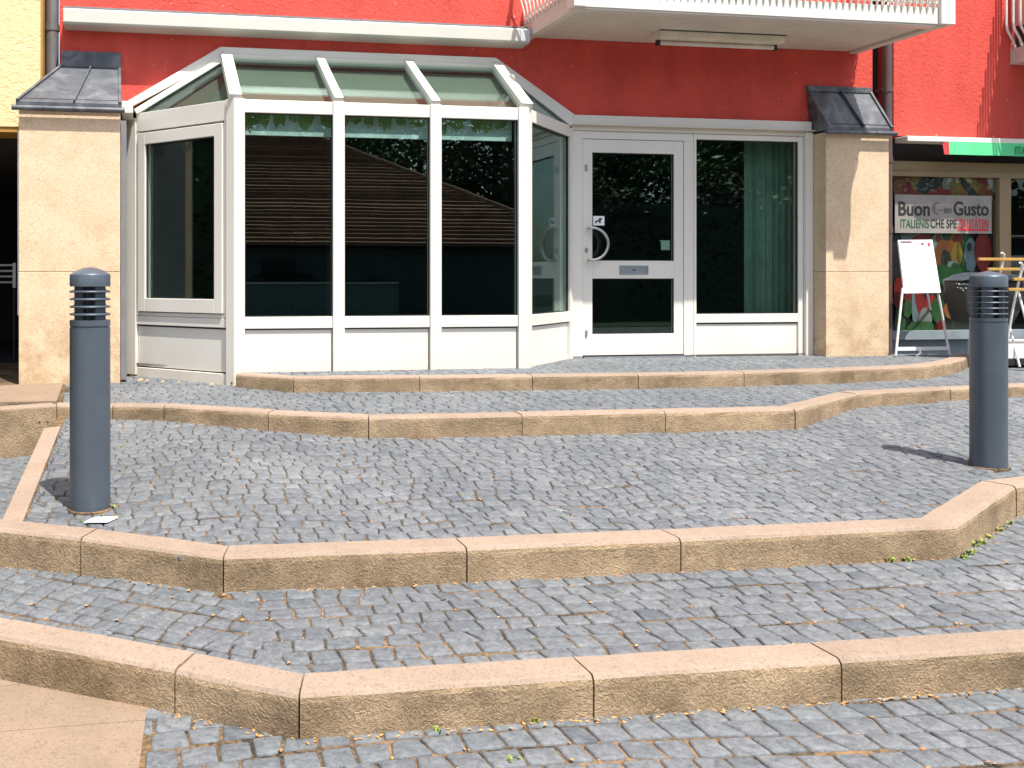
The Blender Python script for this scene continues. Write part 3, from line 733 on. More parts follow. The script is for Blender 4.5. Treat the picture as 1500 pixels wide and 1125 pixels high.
fs = MB(); FAC.box(fs, Lw[3][0] - .02, zf_ - .012, 6.62, zf_ - .001, .0, .085); FAC.box(fs, Lw[3][0] + .02, zf_ - .055, 6.6, zf_ - .0125, -.06, .03)
fs.build('drip_rail', CREAM, RB, bevel=.002)

# --- door and shop window in the facade plane
dz1 = 2.075
def fx(x, o=0): return FAC.px(x, 350, o)[0]
sx = dict(f0=fx(843), d0=fx(853.5), d1=fx(1000.5), m0=fx(1003), m1=fx(1019), w1=fx(1168), e1=fx(1187))
df = MB()
FAC.box(df, RF.pt(RF.L, 0).x + .005, -.01, sx['d0'] - .004, zf_ - .056, -.06, .012); FAC.box(df, sx['d1'] + .004, -.01, sx['m1'] - .028, dz1 + .004, -.06, .010)
FAC.box(df, sx['d0'] - .004, dz1 + .005, sx['m1'] - .028, zf_ - .056, -.06, .006)
FAC.box(df, sx['m1'] - .0275, -.01, sx['m1'], zf_ - .056, -.06, .014)
df.build('door_frame', WHITE, RB, bevel=.003)
th_ = MB(); FAC.box(th_, sx['d0'], -.02, sx['d1'], .008, -.05, .03); th_.build('threshold', STEELD, RB)
dr_ = MB(); d0, d1 = sx['d0'], sx['d1']
g0, g1 = fx(867.5), fx(987); zg = [FAC.px(925, y)[1] for y in (489, 408, 382, 224.5)]
FAC.box(dr_, d0, .018, g0, dz1, -.045, .004); FAC.box(dr_, g1, .018, d1, dz1, -.045, .004)
FAC.box(dr_, g0, .018, g1, zg[0], -.045, .004); FAC.box(dr_, g0, zg[1], g1, zg[2], -.045, .004); FAC.box(dr_, g0, zg[3], g1, dz1, -.045, .004)
DOOR = dr_.build('door', WHITE, RB, bevel=.004)
for a, b in ((zg[0], zg[1]), (zg[2], zg[3])):
    mb = MB(); FAC.box(mb, g0 - .01, a - .01, g1 + .01, b + .01, -.026, -.018); mb.build('pane', GLASS, DOOR)
    gk = MB(); FAC.frame(gk, g0, a, g1, b, .007, -.017, -.002); gk.build('gasket', GASKET, DOOR)
hc = [FAC.px(861, 334), FAC.px(861, 381)]
hp = [FAC.pt(hc[0][0], hc[0][1], .004), FAC.pt(hc[0][0], hc[0][1], .055)]
for k in range(1, 24):
    t = math.pi * k / 24; r_ = (hc[0][1] - hc[1][1]) / 2
    hp.append(FAC.pt(hc[0][0] + .01 + math.sin(t) * r_ * 1.08, (hc[0][1] + hc[1][1]) / 2 + math.cos(t) * r_, .06))
hp += [FAC.pt(hc[1][0], hc[1][1], .055), FAC.pt(hc[1][0], hc[1][1], .004)]
mb = MB(); mb.tube(hp, .0135, 12); mb.build('handle', STEEL, DOOR, smooth=True)
mb = MB(); a = FAC.px(858.5, 366.5); 
pts = [(a[0] + .016 * math.cos(t * math.pi / 8), a[1] + .026 * math.sin(t * math.pi / 8)) for t in range(16)]
FAC.poly(mb, pts, .003, .012); mb.build('lock', STEELD, DOOR, bevel=.002)
mb = MB(); l0, l1 = FAC.px(907, 402), FAC.px(949, 389)
FAC.frame(mb, l0[0], l0[1], l1[0], l1[1], .012, .002, .012); FAC.box(mb, l0[0] + .014, l0[1] + .014, l1[0] - .014, l1[1] - .014, .002, .008)
FAC.box(mb, (l0[0] + l1[0]) / 2 - .014, (l0[1] + l1[1]) / 2 - .004, (l0[0] + l1[0]) / 2 + .014, (l0[1] + l1[1]) / 2 + .006, .008, .012, 1)
mb.build('letterbox', [STEELD, BLACK], DOOR, bevel=.0015)
for y in (488, 246):
    mb = MB(); a = FAC.px(858.5, y); FAC.box(mb, a[0] - .012, a[1] - .03, a[0] + .01, a[1] + .03, .002, .016); mb.build('hinge', STEELD, DOOR, bevel=.003)
mb = MB(); a, b = FAC.px(870, 330), FAC.px(886.5, 316.5); FAC.box(mb, a[0], a[1], b[0], b[1], -.0175, -.0145, 0)
w_, h_ = b[0] - a[0], b[1] - a[1]
def strip(pts, r, z_):                    # little dark pictogram strokes: a dog on a lead
    for (x0, y0), (x1, y1) in zip(pts, pts[1:]):
        p0 = FAC.pt(a[0] + x0 * w_, a[1] + y0 * h_, z_); p1 = FAC.pt(a[0] + x1 * w_, a[1] + y1 * h_, z_); mb.bar(p0, p1, r, .002, (0, -1, 0), 1)
strip([(.18, .35), (.35, .48), (.55, .52), (.62, .66), (.78, .74)], .014, -.0135); strip([(.55, .5), (.62, .25)], .011, -.0135); strip([(.3, .45), (.22, .25)], .011, -.0135); strip([(.45, .7), (.62, .78)], .008, -.0135); strip([(.62, .62), (.58, .3)], .016, -.0135)
mb.build('sticker', [PAPER, INK], DOOR)
mb = MB(); a, b = FAC.px(971, 366), FAC.px(984, 353); FAC.box(mb, a[0], a[1], b[0], b[1], -.034, -.030); FAC.box(mb, a[0] - .015, b[1] - .004, b[0], b[1] + .006, -.034, -.029)
mb.build('notice', simple('pale_green_notice', (.36, .46, .38), .7), DOOR)
# shop window right of the door
sw = MB(); w0, w1 = sx['m1'], sx['w1']; zw = .405
FAC.box(sw, w0, zw - .085, w1, zw, -.05, .012)
FAC.box(sw, w1, -.01, w1 + .055, zf_ - .056, -.06, .014); FAC.box(sw, w1 + .058, -.01, 6.62, zf_ - .02, -.06, .05); FAC.box(sw, w0, FAC.px(1090, 206)[1], w1, zf_ - .056, -.05, .008)
SW = sw.build('shop_window', WHITE, RB, bevel=.004)
mb = MB(); FAC.box(mb, w0 - .01, zw - .01, w1 + .01, 2.12, -.032, -.024); mb.build('pane', GLASS, SW)
gk = MB(); FAC.frame(gk, w0, zw, w1, FAC.px(1090, 206)[1], .007, -.02, .003); FAC.box(gk, w0, zw - .101, w1, zw - .0855, -.03, -.012); gk.build('gasket', GASKET, SW)
mb = MB(); FAC.box(mb, w0 + .003, -.01, w1 - .004, zw - .1, -.04, -.004); mb.build('panel', WHITE, SW, bevel=.002)

CU = thing('curtain', 'pale green-grey vertical curtain hanging inside the right shop window', 'curtain', (6.3, 8.6, .02))
mb = MB(); k0 = FAC.px(1092, 300, -.3)[0]; k1 = FAC.px(1172, 300, -.3)[0]; n_ = 40; fr = []; bk = []
for i in range(n_ + 1):
    x = k0 + (k1 - k0) * i / n_; y = VF + .32 + .022 * math.sin(i * 1.25) + .008 * math.sin(i * 2.9); fr.append((x, y)); bk.append((x, y + .004))
for i in range(n_): mb.hexa([(*fr[i], .03), (*fr[i + 1], .03), (*bk[i + 1], .03), (*bk[i], .03)], [(*fr[i], 2.2), (*fr[i + 1], 2.2), (*bk[i + 1], 2.2), (*bk[i], 2.2)])
mb.build('cloth', simple('green_grey_curtain', (.20, .30, .24), .9, 0, .25, 2), CU)
mb = MB(); mb.tube([(k0 - .1, VF + .33, 2.22), (k1 + .05, VF + .33, 2.22)], .012, 8); mb.build('rail', TUBEW, CU)
# --- pillars
PLF = PL((0, 7.69), (1, 7.69)); PRF = PL((0, 7.98), (1, 7.98))
pa, pb = PLF.px(27.5, 300)[0], PLF.px(176, 300)[0]
mb = MB(); zj = PLF.px(100, 398)[1]
PLF.box(mb, pa, -.30, pb, zj - .002, -.6, 0); PLF.box(mb, pa, zj + .002, pb, 2.11, -.6, .0); PLF.box(mb, pa + .01, zj - .003, pb - .01, zj + .003, -.59, -.006)
PILL = mb.build('stone_pillar', STONE, RB, bevel=.006); PILL['label'] = 'wide sunlit pillar of pale limestone slabs at the left end'
mb = MB(); PLF.box(mb, pb + .004, -.09, pb + .05, 2.06, -.45, -.06); mb.build('side_flashing', GREYJ, PILL)
mb = MB(); PLF.box(mb, pa - .016, .45, pa - .001, 1.95, -.10, -.05); mb.build('white_edge_strip', TUBEW, PILL, bevel=.003)  # thin white strip down the left edge of the pillar
qa, qb = PRF.px(1210, 350)[0], PRF.px(1302, 350)[0]; zj2 = PRF.px(1250, 398)[1]
mb = MB(); PRF.box(mb, qa, -.12, qb, zj2 - .002, -.5, 0); PRF.box(mb, qa, zj2 + .002, qb, 2.17, -.5, 0); PRF.box(mb, qa + .01, zj2 - .003, qb - .01, zj2 + .003, -.49, -.006)
PILR = mb.build('stone_pillar', STONE, RB, bevel=.006); PILR['label'] = 'narrower limestone pillar right of the shop window, half in shadow'
def cap(parent, e0, e1, ve, ze_, t0, t1, zt_, zfl, zlip):
    mb = MB(); A_, B_, C_, D_ = Vector((e0, ve, ze_)), Vector((e1, ve, ze_)), Vector((t1, VF - .012, zt_)), Vector((t0, VF - .012, zt_))
    Ab, Bb = Vector((e0, ve, ze_ - .03)), Vector((e1, ve, ze_ - .03))
    Cb, Db = Vector((e1, VF - .012, ze_ - .03)), Vector((e0, VF - .012, ze_ - .03)); C2 = Vector((e1, VF - .012, ze_)); D2 = Vector((e0, VF - .012, ze_))
    mb.add([A_, B_, C_, D_, Ab, Bb, Cb, Db, C2, D2], [(0, 1, 2, 3), (4, 5, 1, 0), (5, 6, 8, 1), (1, 8, 2), (0, 3, 9), (4, 0, 9, 7), (7, 6, 5, 4), (7, 9, 3, 2, 8, 6)])
    n_ = (B_ - A_).cross(D_ - A_).normalized(); n_ = n_ if n_.z > 0 else -n_
    k = .55; mb.bar(A_.lerp(B_, k) + n_ * .012, D_.lerp(C_, k * .93) + n_ * .012, .014, .03, n_)
    mb.bar(A_ + n_ * .008 + Vector((.01, 0, 0)), D_ + n_ * .008 + Vector((.01, 0, 0)), .022, .022, n_); mb.bar(B_ + n_ * .008 - Vector((.01, 0, 0)), C_ + n_ * .008 - Vector((.01, 0, 0)), .022, .022, n_)
    mb.tube([(e0 - .03, ve - .02, zlip), (e1 + .03, ve - .02, zlip)], .021, 14)
    mb.box(t0, VF - .03, zt_ - .01, t1, VF - .001, zfl)
    mb.bar(A_.lerp(D_, .08) + n_ * .004, B_.lerp(C_, .08) + n_ * .004, .006, .004, n_)
    o = mb.build('metal_cap', ZINC, parent, bevel=.002); return o
ct = [onv(90, 96, VF), onv(177, 99.5, VF), onv(90, 76, VF)]
cap(PILL, pa - .02, pb + .008, 7.66, PLF.px(100, 151)[1], ct[0].x, ct[1].x, ct[1].z, ct[2].z + .005, PLF.px(100, 161)[1])
ct = [onv(1180, 133, VF), onv(1274, 136, VF), onv(1180, 126, VF)]
cap(PILR, qa - .012, qb + .01, 7.95, PRF.px(1250, 187)[1], ct[0].x, ct[1].x, ct[1].z, ct[2].z, PRF.px(1250, 195.5)[1])
# rivets on the left cap
# --- downpipes
def pipe(x, y, z0, z1, r, mat, parent, joints_):
    mb = MB(); mb.tube([(x, y, z0), (x, y, z1)], r, 18)
    for z in joints_:
        mb.tube([(x, y, z), (x, y, z + .06)], r + .006, 18); mb.box(x - r - .012, y - .006, z + .02, x + r + .012, y + .09, z + .04)
    return mb.build('downpipe', mat, parent, smooth=True)
gap = MB(); FAC.box(gap, 7.321, -.1, 7.56, 6.2, -.2, -.3); gap.build('wall_gap', BLACK, RB)
pipe(onv(1299.5, 300, 8.10).x, 8.10, -.02, 6.2, .044, PIPE, RB, (.5, 1.2, 1.9, 2.6)); pipe(-.695, 8.23, 1.9, 6.2, .055, PIPEG, RB, (2.9,))

# --- balcony over the door
BX0, BX1, BV = 3.60, 7.18, 7.15
zb = 3.02
mb = MB(); mb.box(BX0 + .10, BV + .12, zb, BX1 - .13, VF - .005, zb + .16)
BAL = mb.build('balcony', SOFFIT, RB)
pl_ = MB()
for i in range(11):                      # planked soffit
    y0 = BV + .125 + i * .083; pl_.box(BX0 + .11, y0, zb - .006, BX1 - .14, y0 + .079, zb - .0005)
pl_.build('soffit_board', SOFFIT, BAL, bevel=.002)
mb = MB(); mb.box(BX0 + .10, BV, zb - .015, BX1 - .13, BV + .012, zb + .13); mb.box(BX0 + .10, BV + .013, zb - .03, BX1 - .13, BV + .118, zb + .1)
mb.build('fascia', WHITE, BAL, bevel=.003)
mb = MB(); mb.box(BX0 + .02, BV + .02, zb - .03, BX0 + .099, VF - .004, zb + .14); mb.build('side_beam', SOFFIT, BAL, bevel=.004)
mb = MB(); mb.box(BX1 - .129, BV + .02, zb - .03, BX1 - .04, VF - .004, zb + .14); mb.build('side_beam', SOFFIT, BAL, bevel=.004)
for x0, x1 in ((BX0 - .01, BX0 + .098), (BX1 - .128, BX1 + .015)):
    mb = MB(); mb.box(x0, BV - .03, zb - .02, x1, BV + .10, 4.1); mb.build('corner_post', WHITE, BAL, bevel=.004)
def baluster(x, y, nx, ny):
    pts = []
    for k in range(13):
        z = zb + .10 + k * .075; b = .0
        t = k / 12; b = .085 * math.exp(-((t - .42) / .22) ** 2) + (.02 if k == 0 else 0)
        if k == 0: b = -.004
        pts.append((x + nx * b, y + ny * b, z))
    mb = MB(); mb.tube(pts, .009, 6); return mb.build('baluster', WHITE, BAL, smooth=True)
nb = 52
for i in range(nb): baluster(BX0 + .14 + i * (BX1 - BX0 - .32) / (nb - 1), BV - .012, 0, -1)
for i in range(12): baluster(BX0 + .005, BV + .17 + i * .072, -1, 0)
for i in range(12): baluster(BX1 - .025, BV + .17 + i * .072, 1, 0)
mb = MB()
for z in (zb + .165, zb + .30, 4.02):
    mb.box(BX0 + .098, BV - .004, z, BX1 - .129, BV + .018, z + .022); mb.box(BX0 + .02, BV + .10, z, BX0 + .04, VF - .01, z + .022); mb.box(BX1 - .06, BV + .10, z, BX1 - .04, VF - .01, z + .022)
mb.build('rail', WHITE, BAL)
# tube lamp under the balcony
la = [onz(966, 43, zb), onz(1152, 50, zb), onz(972, 64, zb - .02), onz(1150, 69, zb - .02)]
lx0, lx1, ly = la[0].x, la[1].x, (la[0].y + la[1].y) / 2
FLT = thing('ceiling_light', 'long white fluorescent tube fitting fixed under the balcony soffit', 'light fitting', ((lx0 + lx1) / 2, ly + .1, zb))
mb = MB(); mb.box(lx0, ly, zb - .075, lx1, ly + .17, zb - .0065); mb.build('housing', simple('lamp_housing_cream', (.80, .74, .60), .5), FLT, bevel=.006)
mb = MB(); mb.box(lx0 - .01, ly - .012, zb - .014, lx1 + .01, ly - .001, zb - .0062); mb.build('seal', GASKET, FLT)
mb = MB(); mb.tube([(lx0 + .05, ly + .1, zb - .10), (lx1 - .05, ly + .1, zb - .10)], .02, 14); mb.build('tube', simple('unlit_tube_glass', (.72, .66, .60), .25), FLT, smooth=True)
mb = MB(); 
for x in (lx0 + .02, lx1 - .05): mb.box(x, ly + .08, zb - .125, x + .03, ly + .12, zb - .0755)
mb.build('lamp_holder', BOLLD, FLT, bevel=.003)
# awning cassette over the bay
AW = thing('awning_cassette', 'long white closed awning cassette fixed to the red wall above the bay', 'awning', (1.5, VF, 2.9))
ax0, ax1 = -.585, 3.60
mb = MB(); pr = [(VF - .001, 3.055), (8.01, 3.046), (7.99, 3.03), (7.99, 2.926), (8.01, 2.912), (VF - .001, 2.905)]
mb.hexa([(ax0, y, z) for y, z in pr], [(ax1 - .10, y, z) for y, z in pr]); mb.build('case', simple('awning_case_cream', (.57, .56, .50), .4, 0, .05, 2), AW, bevel=.004)
mb = MB(); pr2 = [(y - .002 if y < 8 else y, z) for y, z in pr]; mb.hexa([(ax1 - .098, y, z) for y, z in pr2], [(ax1, y, z) for y, z in pr2]); mb.build('end_cap', simple('grey_end_cap', (.52, .56, .58), .4), AW, bevel=.004)
mb = MB(); mb.box(ax0 + .005, 8.03, 3.0555, ax1 - .005, VF - .002, 3.07); mb.build('lid', GREYJ, AW)

# ------------------------------------------------------------------ yellow building, left
YB = thing('yellow_building', 'yellow roughcast building over a dark drive-through passage on the left', 'building', (-2.5, VF, -.6))
mb = MB(); mb.box(-6.5, 8.02, 2.03, -.775, 8.4, 6.2); mb.build('wall', YEL, YB)
mb = MB(); mb.box(-6.5, 8.03, 1.985, -.80, 8.4, 2.029); mb.box(-.7745, 8.03, 2.05, -.758, 8.4, 6.2); mb.build('edge_band', YELD, YB)
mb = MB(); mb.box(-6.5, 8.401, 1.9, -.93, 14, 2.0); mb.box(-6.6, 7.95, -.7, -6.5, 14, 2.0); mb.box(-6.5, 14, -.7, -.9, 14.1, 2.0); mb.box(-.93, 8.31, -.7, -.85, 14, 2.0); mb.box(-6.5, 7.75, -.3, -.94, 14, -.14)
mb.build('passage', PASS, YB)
gp = onv(12, 405, 9.6)
GR = thing('metal_railing', 'grey metal railing standing in the dark passage at the left edge', 'railing', (gp.x, 9.6, -.14))
mb = MB()
y_ = [onv(12, y, 9.6).z for y in (388, 396.5, 404.5, 413, 420)]
x_ = onv(19, 400, 9.6).x
for z in y_[:4]: mb.box(x_ - 1.6, 9.59, z - .012, x_, 9.61, z + .006)
mb.build('rail', simple('galvanised_rail', (.30, .33, .33), .45, .4), GR)
mb = MB(); mb.box(x_ + .001, 9.57, y_[4] - .01, x_ + .03, 9.63, y_[0] + .02); mb.build('end_bar', simple('galvanised_post', (.42, .45, .45), .4, .4), GR)
for dx in (0.004, -1.2):
    mb = MB(); mb.box(x_ + dx, 9.575, -.14, x_ + dx + .02, 9.625, y_[4] - .011 if dx > 0 else y_[0]); mb.build('post', BLACK, GR)

# ------------------------------------------------------------------ delicatessen, right
DB = thing('red_shop_building', 'red roughcast building with a delicatessen shopfront right of the downpipe', 'building', (9, VF, 0))
mb = MB(); FAC.box(mb, 7.56, 2.19, 13, 6.2, 0, -.3); mb.build('upper_wall', RED, DB)
fz = [FAC.px(1400, y)[1] for y in (236, 258)]
mb = MB(); FAC.box(mb, 7.56, fz[1], 13, fz[0], -.14, -.07); FAC.box(mb, 7.56, fz[1] + .055, 13, fz[1] + .065, -.07, -.06); 
mbk = MB(); FAC.box(mbk, 7.56, fz[0], 13, 2.19, -.2, -.18); mbk.build('dark_band', PK, DB)
s0, s1 = FAC.px(1473, 300)[0], FAC.px(1490, 300)[0]
mb2 = MB()
for x in (s0, s0 + 1.6, s0 + 3.0): FAC.box(mb, x, .02, x + (s1 - s0), fz[1], -.15, -.065)
FAC.box(mb, 7.56, .0, 7.60, fz[1], -.15, -.07)
FRM = mb.build('shopfront_frame', SHOPF, DB, bevel=.004)
zsb = FAC.px(1420, 497)[1], FAC.px(1420, 487)[1]
mb = MB(); FAC.box(mb, 7.60, zsb[0], 13, zsb[1] + .02, -.14, -.05); FAC.box(mb, 7.6, -.1, 13, zsb[0], -.16, -.12); mb.build('sill', simple('blue_grey_sill', (.22, .27, .30), .5), FRM)
mb = MB(); FAC.box(mb, 7.6, zsb[1] + .02, s0, fz[1], -.112, -.104); FAC.box(mb, s1, zsb[1] + .02, s0 + 1.6, fz[1], -.112, -.104); FAC.box(mb, s1 + 1.6, zsb[1] + .02, 13, fz[1], -.112, -.104)
mb.build('pane', glass('deli_glass', (.90, .94, .92), .022), FRM)
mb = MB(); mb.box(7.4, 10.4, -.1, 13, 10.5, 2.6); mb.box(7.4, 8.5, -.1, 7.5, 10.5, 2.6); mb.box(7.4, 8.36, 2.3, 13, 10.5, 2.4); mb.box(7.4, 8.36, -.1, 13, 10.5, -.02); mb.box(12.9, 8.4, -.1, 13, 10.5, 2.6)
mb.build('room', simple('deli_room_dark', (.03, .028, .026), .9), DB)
# small balcony at the right edge of the picture
b0 = FAC.px(1476, 50)[0]
RB0x, RBv = 9.10, 7.2
c = onv(1479, 95, VF)
mb = MB(); mb.box(c.x, RBv, c.z, 12.5, VF - .003, c.z + .16); BL2 = mb.build('balcony', simple('pink_grey_concrete', (.55, .45, .40), .85), DB, bevel=.004)
for i in range(12):
    y = VF - .04 - i * .075; pts = [(c.x + .02, y, c.z + .17), (c.x - .004, y, c.z + .24), (c.x - .07, y, c.z + .34), (c.x - .085, y, c.z + .42), (c.x - .085, y, c.z + 1.1)]
    mb = MB(); mb.tube(pts, .012, 8); mb.build('baluster', TUBEW, BL2, smooth=True)
mb = MB(); mb.box(c.x + .06, RBv + .05, c.z + .16, c.x + .08, VF - .01, c.z + .40); mb.build('kick_board', simple('brown_kick_board', (.05, .03, .02), .7), BL2)
mb = MB(); mb.box(c.x + .03, RBv + .05, c.z + .40, c.x + .05, VF - .01, c.z + 1.05); mb.build('screen', simple('peach_screen', (.62, .36, .26), .9), BL2)
# awning
AI = thing('shop_awning', 'white awning case with a green lettered valance over the delicatessen window', 'awning', (9, VF, 2.1))
za = FAC.px(1400, 203.5)[1], FAC.px(1400, 210)[1]
zc = FAC.px(1420, 203, .16)[1], FAC.px(1420, 209, .16)[1]
mb = MB(); FAC.box(mb, 7.57, zc[1], 13, zc[0] + .012, .003, .16); mb.build('case', WHITE, AI, bevel=.006)
v0 = FAC.px(1390, 220, .165)[0]; vz = FAC.px(1440, 227.5, .165)[1]
mb = MB(); 
n_ = 46; top_ = []; bot_ = []
for i in range(n_ + 1):
    x = v0 + i * (4.6 / n_); top_.append(Vector((x, VF - .165, zc[1] + .006))); bot_.append(Vector((x, VF - .17 - .006 * math.sin(i * 1.3), vz)))
for i in range(n_):
    mb.hexa([top_[i], top_[i + 1], bot_[i + 1], bot_[i]], [p + Vector((0, .004, 0)) for p in (top_[i], top_[i + 1], bot_[i + 1], bot_[i])])
VAL = mb.build('valance', GREENC, AI)
mb = MB(); mb.hexa([Vector((v0 - .045, VF - .16, vz + .0)), Vector((v0 - .002, VF - .168, vz)), Vector((v0 - .002, VF - .168, zc[1])), Vector((v0 - .06, VF - .15, zc[1]))], [Vector((v0 - .045, VF - .155, vz)), Vector((v0 - .002, VF - .163, vz)), Vector((v0 - .002, VF - .163, zc[1])), Vector((v0 - .06, VF - .145, zc[1]))]); mb.build('valance_end', REDC, AI)
tx = FAC.px(1486.5, 226, .18)
text('ITA', .115, TXTG, (tx[0], VF - .181, vz + .015), AI, sx=.8)
# banner in the window
s_a, s_b = FAC.px(1311, 341, -.095), FAC.px(1452.5, 287, -.095)
BN = thing('shop_banner', 'white Buon Gusto banner with Italian-coloured second line in the delicatessen window', 'sign', ((s_a[0] + s_b[0]) / 2, VF + .098, s_a[1]))
mb = MB(); FAC.box(mb, s_a[0], s_a[1], s_b[0], s_b[1], -.1, -.094); mb.build('cloth', BANNER, BN)
def bx(x, y): q = FAC.px(x, y, -.093); return (q[0], VF + .0925, q[1])
def wpx(x0, x1): return bx(x1, 315)[0] - bx(x0, 315)[0]
text('Buon', .20, INK, bx(1316, 315), BN, offset=.004, width=wpx(1316, 1362)); text('Gusto', .20, INK, bx(1397, 315), BN, offset=.004, width=wpx(1397, 1448))
mb = MB()
def arc(cx_, cz_, r, t0, t1, w0, m=0):
    n = 14; pts_o = []; pts_i = []
    for k in range(n + 1):
        t = t0 + (t1 - t0) * k / n; w = w0 * math.sin(math.pi * k / n) + .004
        pts_o.append((cx_ + math.cos(t) * r, cz_ + math.sin(t) * r)); pts_i.append((cx_ + math.cos(t) * (r - w), cz_ + math.sin(t) * (r - w)))
    for k in range(n): FAC.poly(mb, [pts_o[k], pts_o[k + 1], pts_i[k + 1], pts_i[k]], -.0935, -.091, m)
e_ = bx(1373, 305); arc(e_[0], e_[2], .062, R(60), R(290), .035)
e1 = bx(1377, 308); e2 = bx(1386, 308); FAC.box(mb, e1[0] - .03, e1[2] - .006, e2[0], e2[2] + .004, -.0935, -.091)
e3 = bx(1383, 312.5); e4 = bx(1394.5, 305); FAC.poly(mb, [(e3[0], e3[2] + .01), (e3[0] + .02, e3[2]), (e4[0], e3[2] + .005), (e4[0], e4[2]), (e3[0] + .01, e4[2])], -.0935, -.091, 1)
mb.build('emblem', [INKB, INKB], BN)
def line2(t_, x, x1, mat): return text(t_, .125, mat, bx(x, 333.5), BN, width=wpx(x, x1), offset=.001)
line2('ITALIENIS', 1319, 1361, INKG); line2('CHE SPE', 1363, 1401.5, INK); line2('ZIALITÄTEN', 1403, 1448, INKR)
mb = MB(); a, b = bx(1403, 338), bx(1448, 335.2); FAC.box(mb, a[0], a[2], b[0], b[2], -.0935, -.091); mb.build('underline', INKR, BN)
# printed posters behind the glass
def blob(mb, cx_, cy_, rx, ry, m, lay, rot=0, n=14, irr=.12, o=-.135):
    q = FAC.px(cx_, cy_, o); k = FAC.px(cx_ + 10, cy_, o)[0] - q[0]; pts = []
    for i in range(n):
        t = 2 * math.pi * i / n; r = 1 + rng.uniform(-irr, irr); x, y = 1.18 * rx * r * math.cos(t), 1.18 * ry * r * math.sin(t)
        x, y = x * math.cos(rot) - y * math.sin(rot), x * math.sin(rot) + y * math.cos(rot); pts.append((q[0] + x * k / 10, q[1] + y * k / 10))
    FAC.poly(mb, pts, o + .0012 * lay, o + .0012 * lay + .001, m)
PM = [PK, PR, PY_, PG, PO, PW, PB]
def poster(label, box_, blobs, base=0):
    a, b = FAC.px(box_[0], box_[3], -.135), FAC.px(box_[2], box_[1], -.135)
    mb = MB(); FAC.box(mb, a[0], a[1], b[0], b[1], -.14, -.135, base)
    for i, bb in enumerate(blobs): blob(mb, *bb[:5], i + 1, *(bb[5:]))
    o = mb.build('poster', PM, org=((a[0] + b[0]) / 2, VF + .14, a[1])); tag(o, label, 'poster', 'food posters in the delicatessen window')
poster('food poster strip of yellow and red shapes above the white banner', (1308, 259, 1471, 292),
       [(1330, 272, 15, 16, 1), (1322, 264, 8, 6, 4), (1344, 268, 9, 12, 2, .5), (1360, 270, 18, 9, 0, .3), (1388, 270, 7, 10, 5), (1378, 284, 18, 6, 1), (1404, 276, 12, 12, 2), (1425, 268, 14, 8, 2, -.6), (1418, 276, 16, 4, 0, -.7), (1446, 282, 12, 8, 4), (1452, 268, 4, 16, 5, .4), (1464, 280, 6, 10, 2), (1312, 275, 5, 9, 4), (1438, 264, 7, 5, 1), (1459, 288, 7, 4, 0)], 4)
poster('large food poster with green, red and white shapes behind the easel board', (1308, 343, 1472, 488),
       [(1335, 350, 14, 8, 5), (1352, 352, 14, 7, 1), (1373, 355, 8, 10, 5), (1375, 350, 4, 6, 4, .3), (1388, 350, 6, 6, 3), (1400, 352, 9, 10, 2), (1402, 352, 7, 6, 1), (1414, 385, 6, 38, 3), (1385, 376, 15, 20, 4, .2), (1384, 384, 6, 14, 0), (1400, 372, 7, 14, 2), (1420, 375, 8, 18, 6, .05), (1418, 362, 3, 5, 0), (1437, 368, 10, 24, 1),
        (1394, 392, 9, 8, 5), (1378, 402, 14, 10, 3), (1400, 403, 9, 14, 3, .5), (1320, 430, 12, 20, 1), (1316, 470, 7, 18, 3), (1338, 446, 5, 20, 6), (1348, 452, 7, 24, 1, .3), (1360, 445, 8, 10, 1), (1352, 468, 8, 12, 5), (1372, 455, 10, 14, 3), (1376, 478, 6, 8, 1), (1345, 480, 16, 8, 3), (1392, 452, 12, 10, 4, .4), (1325, 452, 6, 10, 3)])
# fluent details behind the second pane
def shelf_box(): 
    mb = MB(); FAC.box(mb, s1, .5, 11.5, 1.0, -.6, -.4); FAC.box(mb, s1, 1.2, 11.5, 1.22, -.7, -.4); mb.build('counter', simple('deli_counter', (.12, .11, .10), .5), DB)
shelf_box()

# easel board
e = dict(bl=onz(1312, 520, 0), br=onz(1391, 521, 0))
EY = 7.93
EB = thing('easel_board', 'blank white easel board on thin white legs standing before the delicatessen', 'easel board', (onv(1350, 520, EY).x, EY, 0))
def ev(x, y, v=EY): return onv(x, y, v)
lean = .16
P0, P1, P2, P3 = ev(1323, 430.5, EY), ev(1376, 429.5, EY), ev(1363.5, 352, EY + lean), ev(1313.5, 352.5, EY + lean)
nb_ = (P1 - P0).cross(P3 - P0).normalized(); nb_ = nb_ if nb_.y < 0 else -nb_
mb = MB(); mb.hexa([P0, P1, P2, P3], [p + nb_ * .02 for p in (P0, P1, P2, P3)]); BD = mb.build('board', BOARD, EB, bevel=.003)
def onb(u, v, k): return P0.lerp(P1, u).lerp(P3.lerp(P2, u), v) + nb_ * k
mb = MB(); mb.hexa([onb(.05, .945, .021), onb(.38, .945, .021), onb(.38, .975, .021), onb(.05, .975, .021)], [onb(.05, .945, .024), onb(.38, .945, .024), onb(.38, .975, .024), onb(.05, .975, .024)]); mb.build('dark_label', simple('brown_label', (.16, .08, .07), .6), BD)
mb = MB()
mb.hexa([onb(.42, .86, .021), onb(.96, .83, .021), onb(.96, .965, .021), onb(.42, .965, .021)], [onb(.42, .86, .023), onb(.96, .83, .023), onb(.96, .965, .023), onb(.42, .965, .023)], 0)
def dot(u, v, ru, rv, m):
    P_ = [onb(u + ru * math.cos(k * .7), v + rv * math.sin(k * .7), .0232) for k in range(9)]; mb.hexa(P_, [p + nb_ * .0012 for p in P_], m)
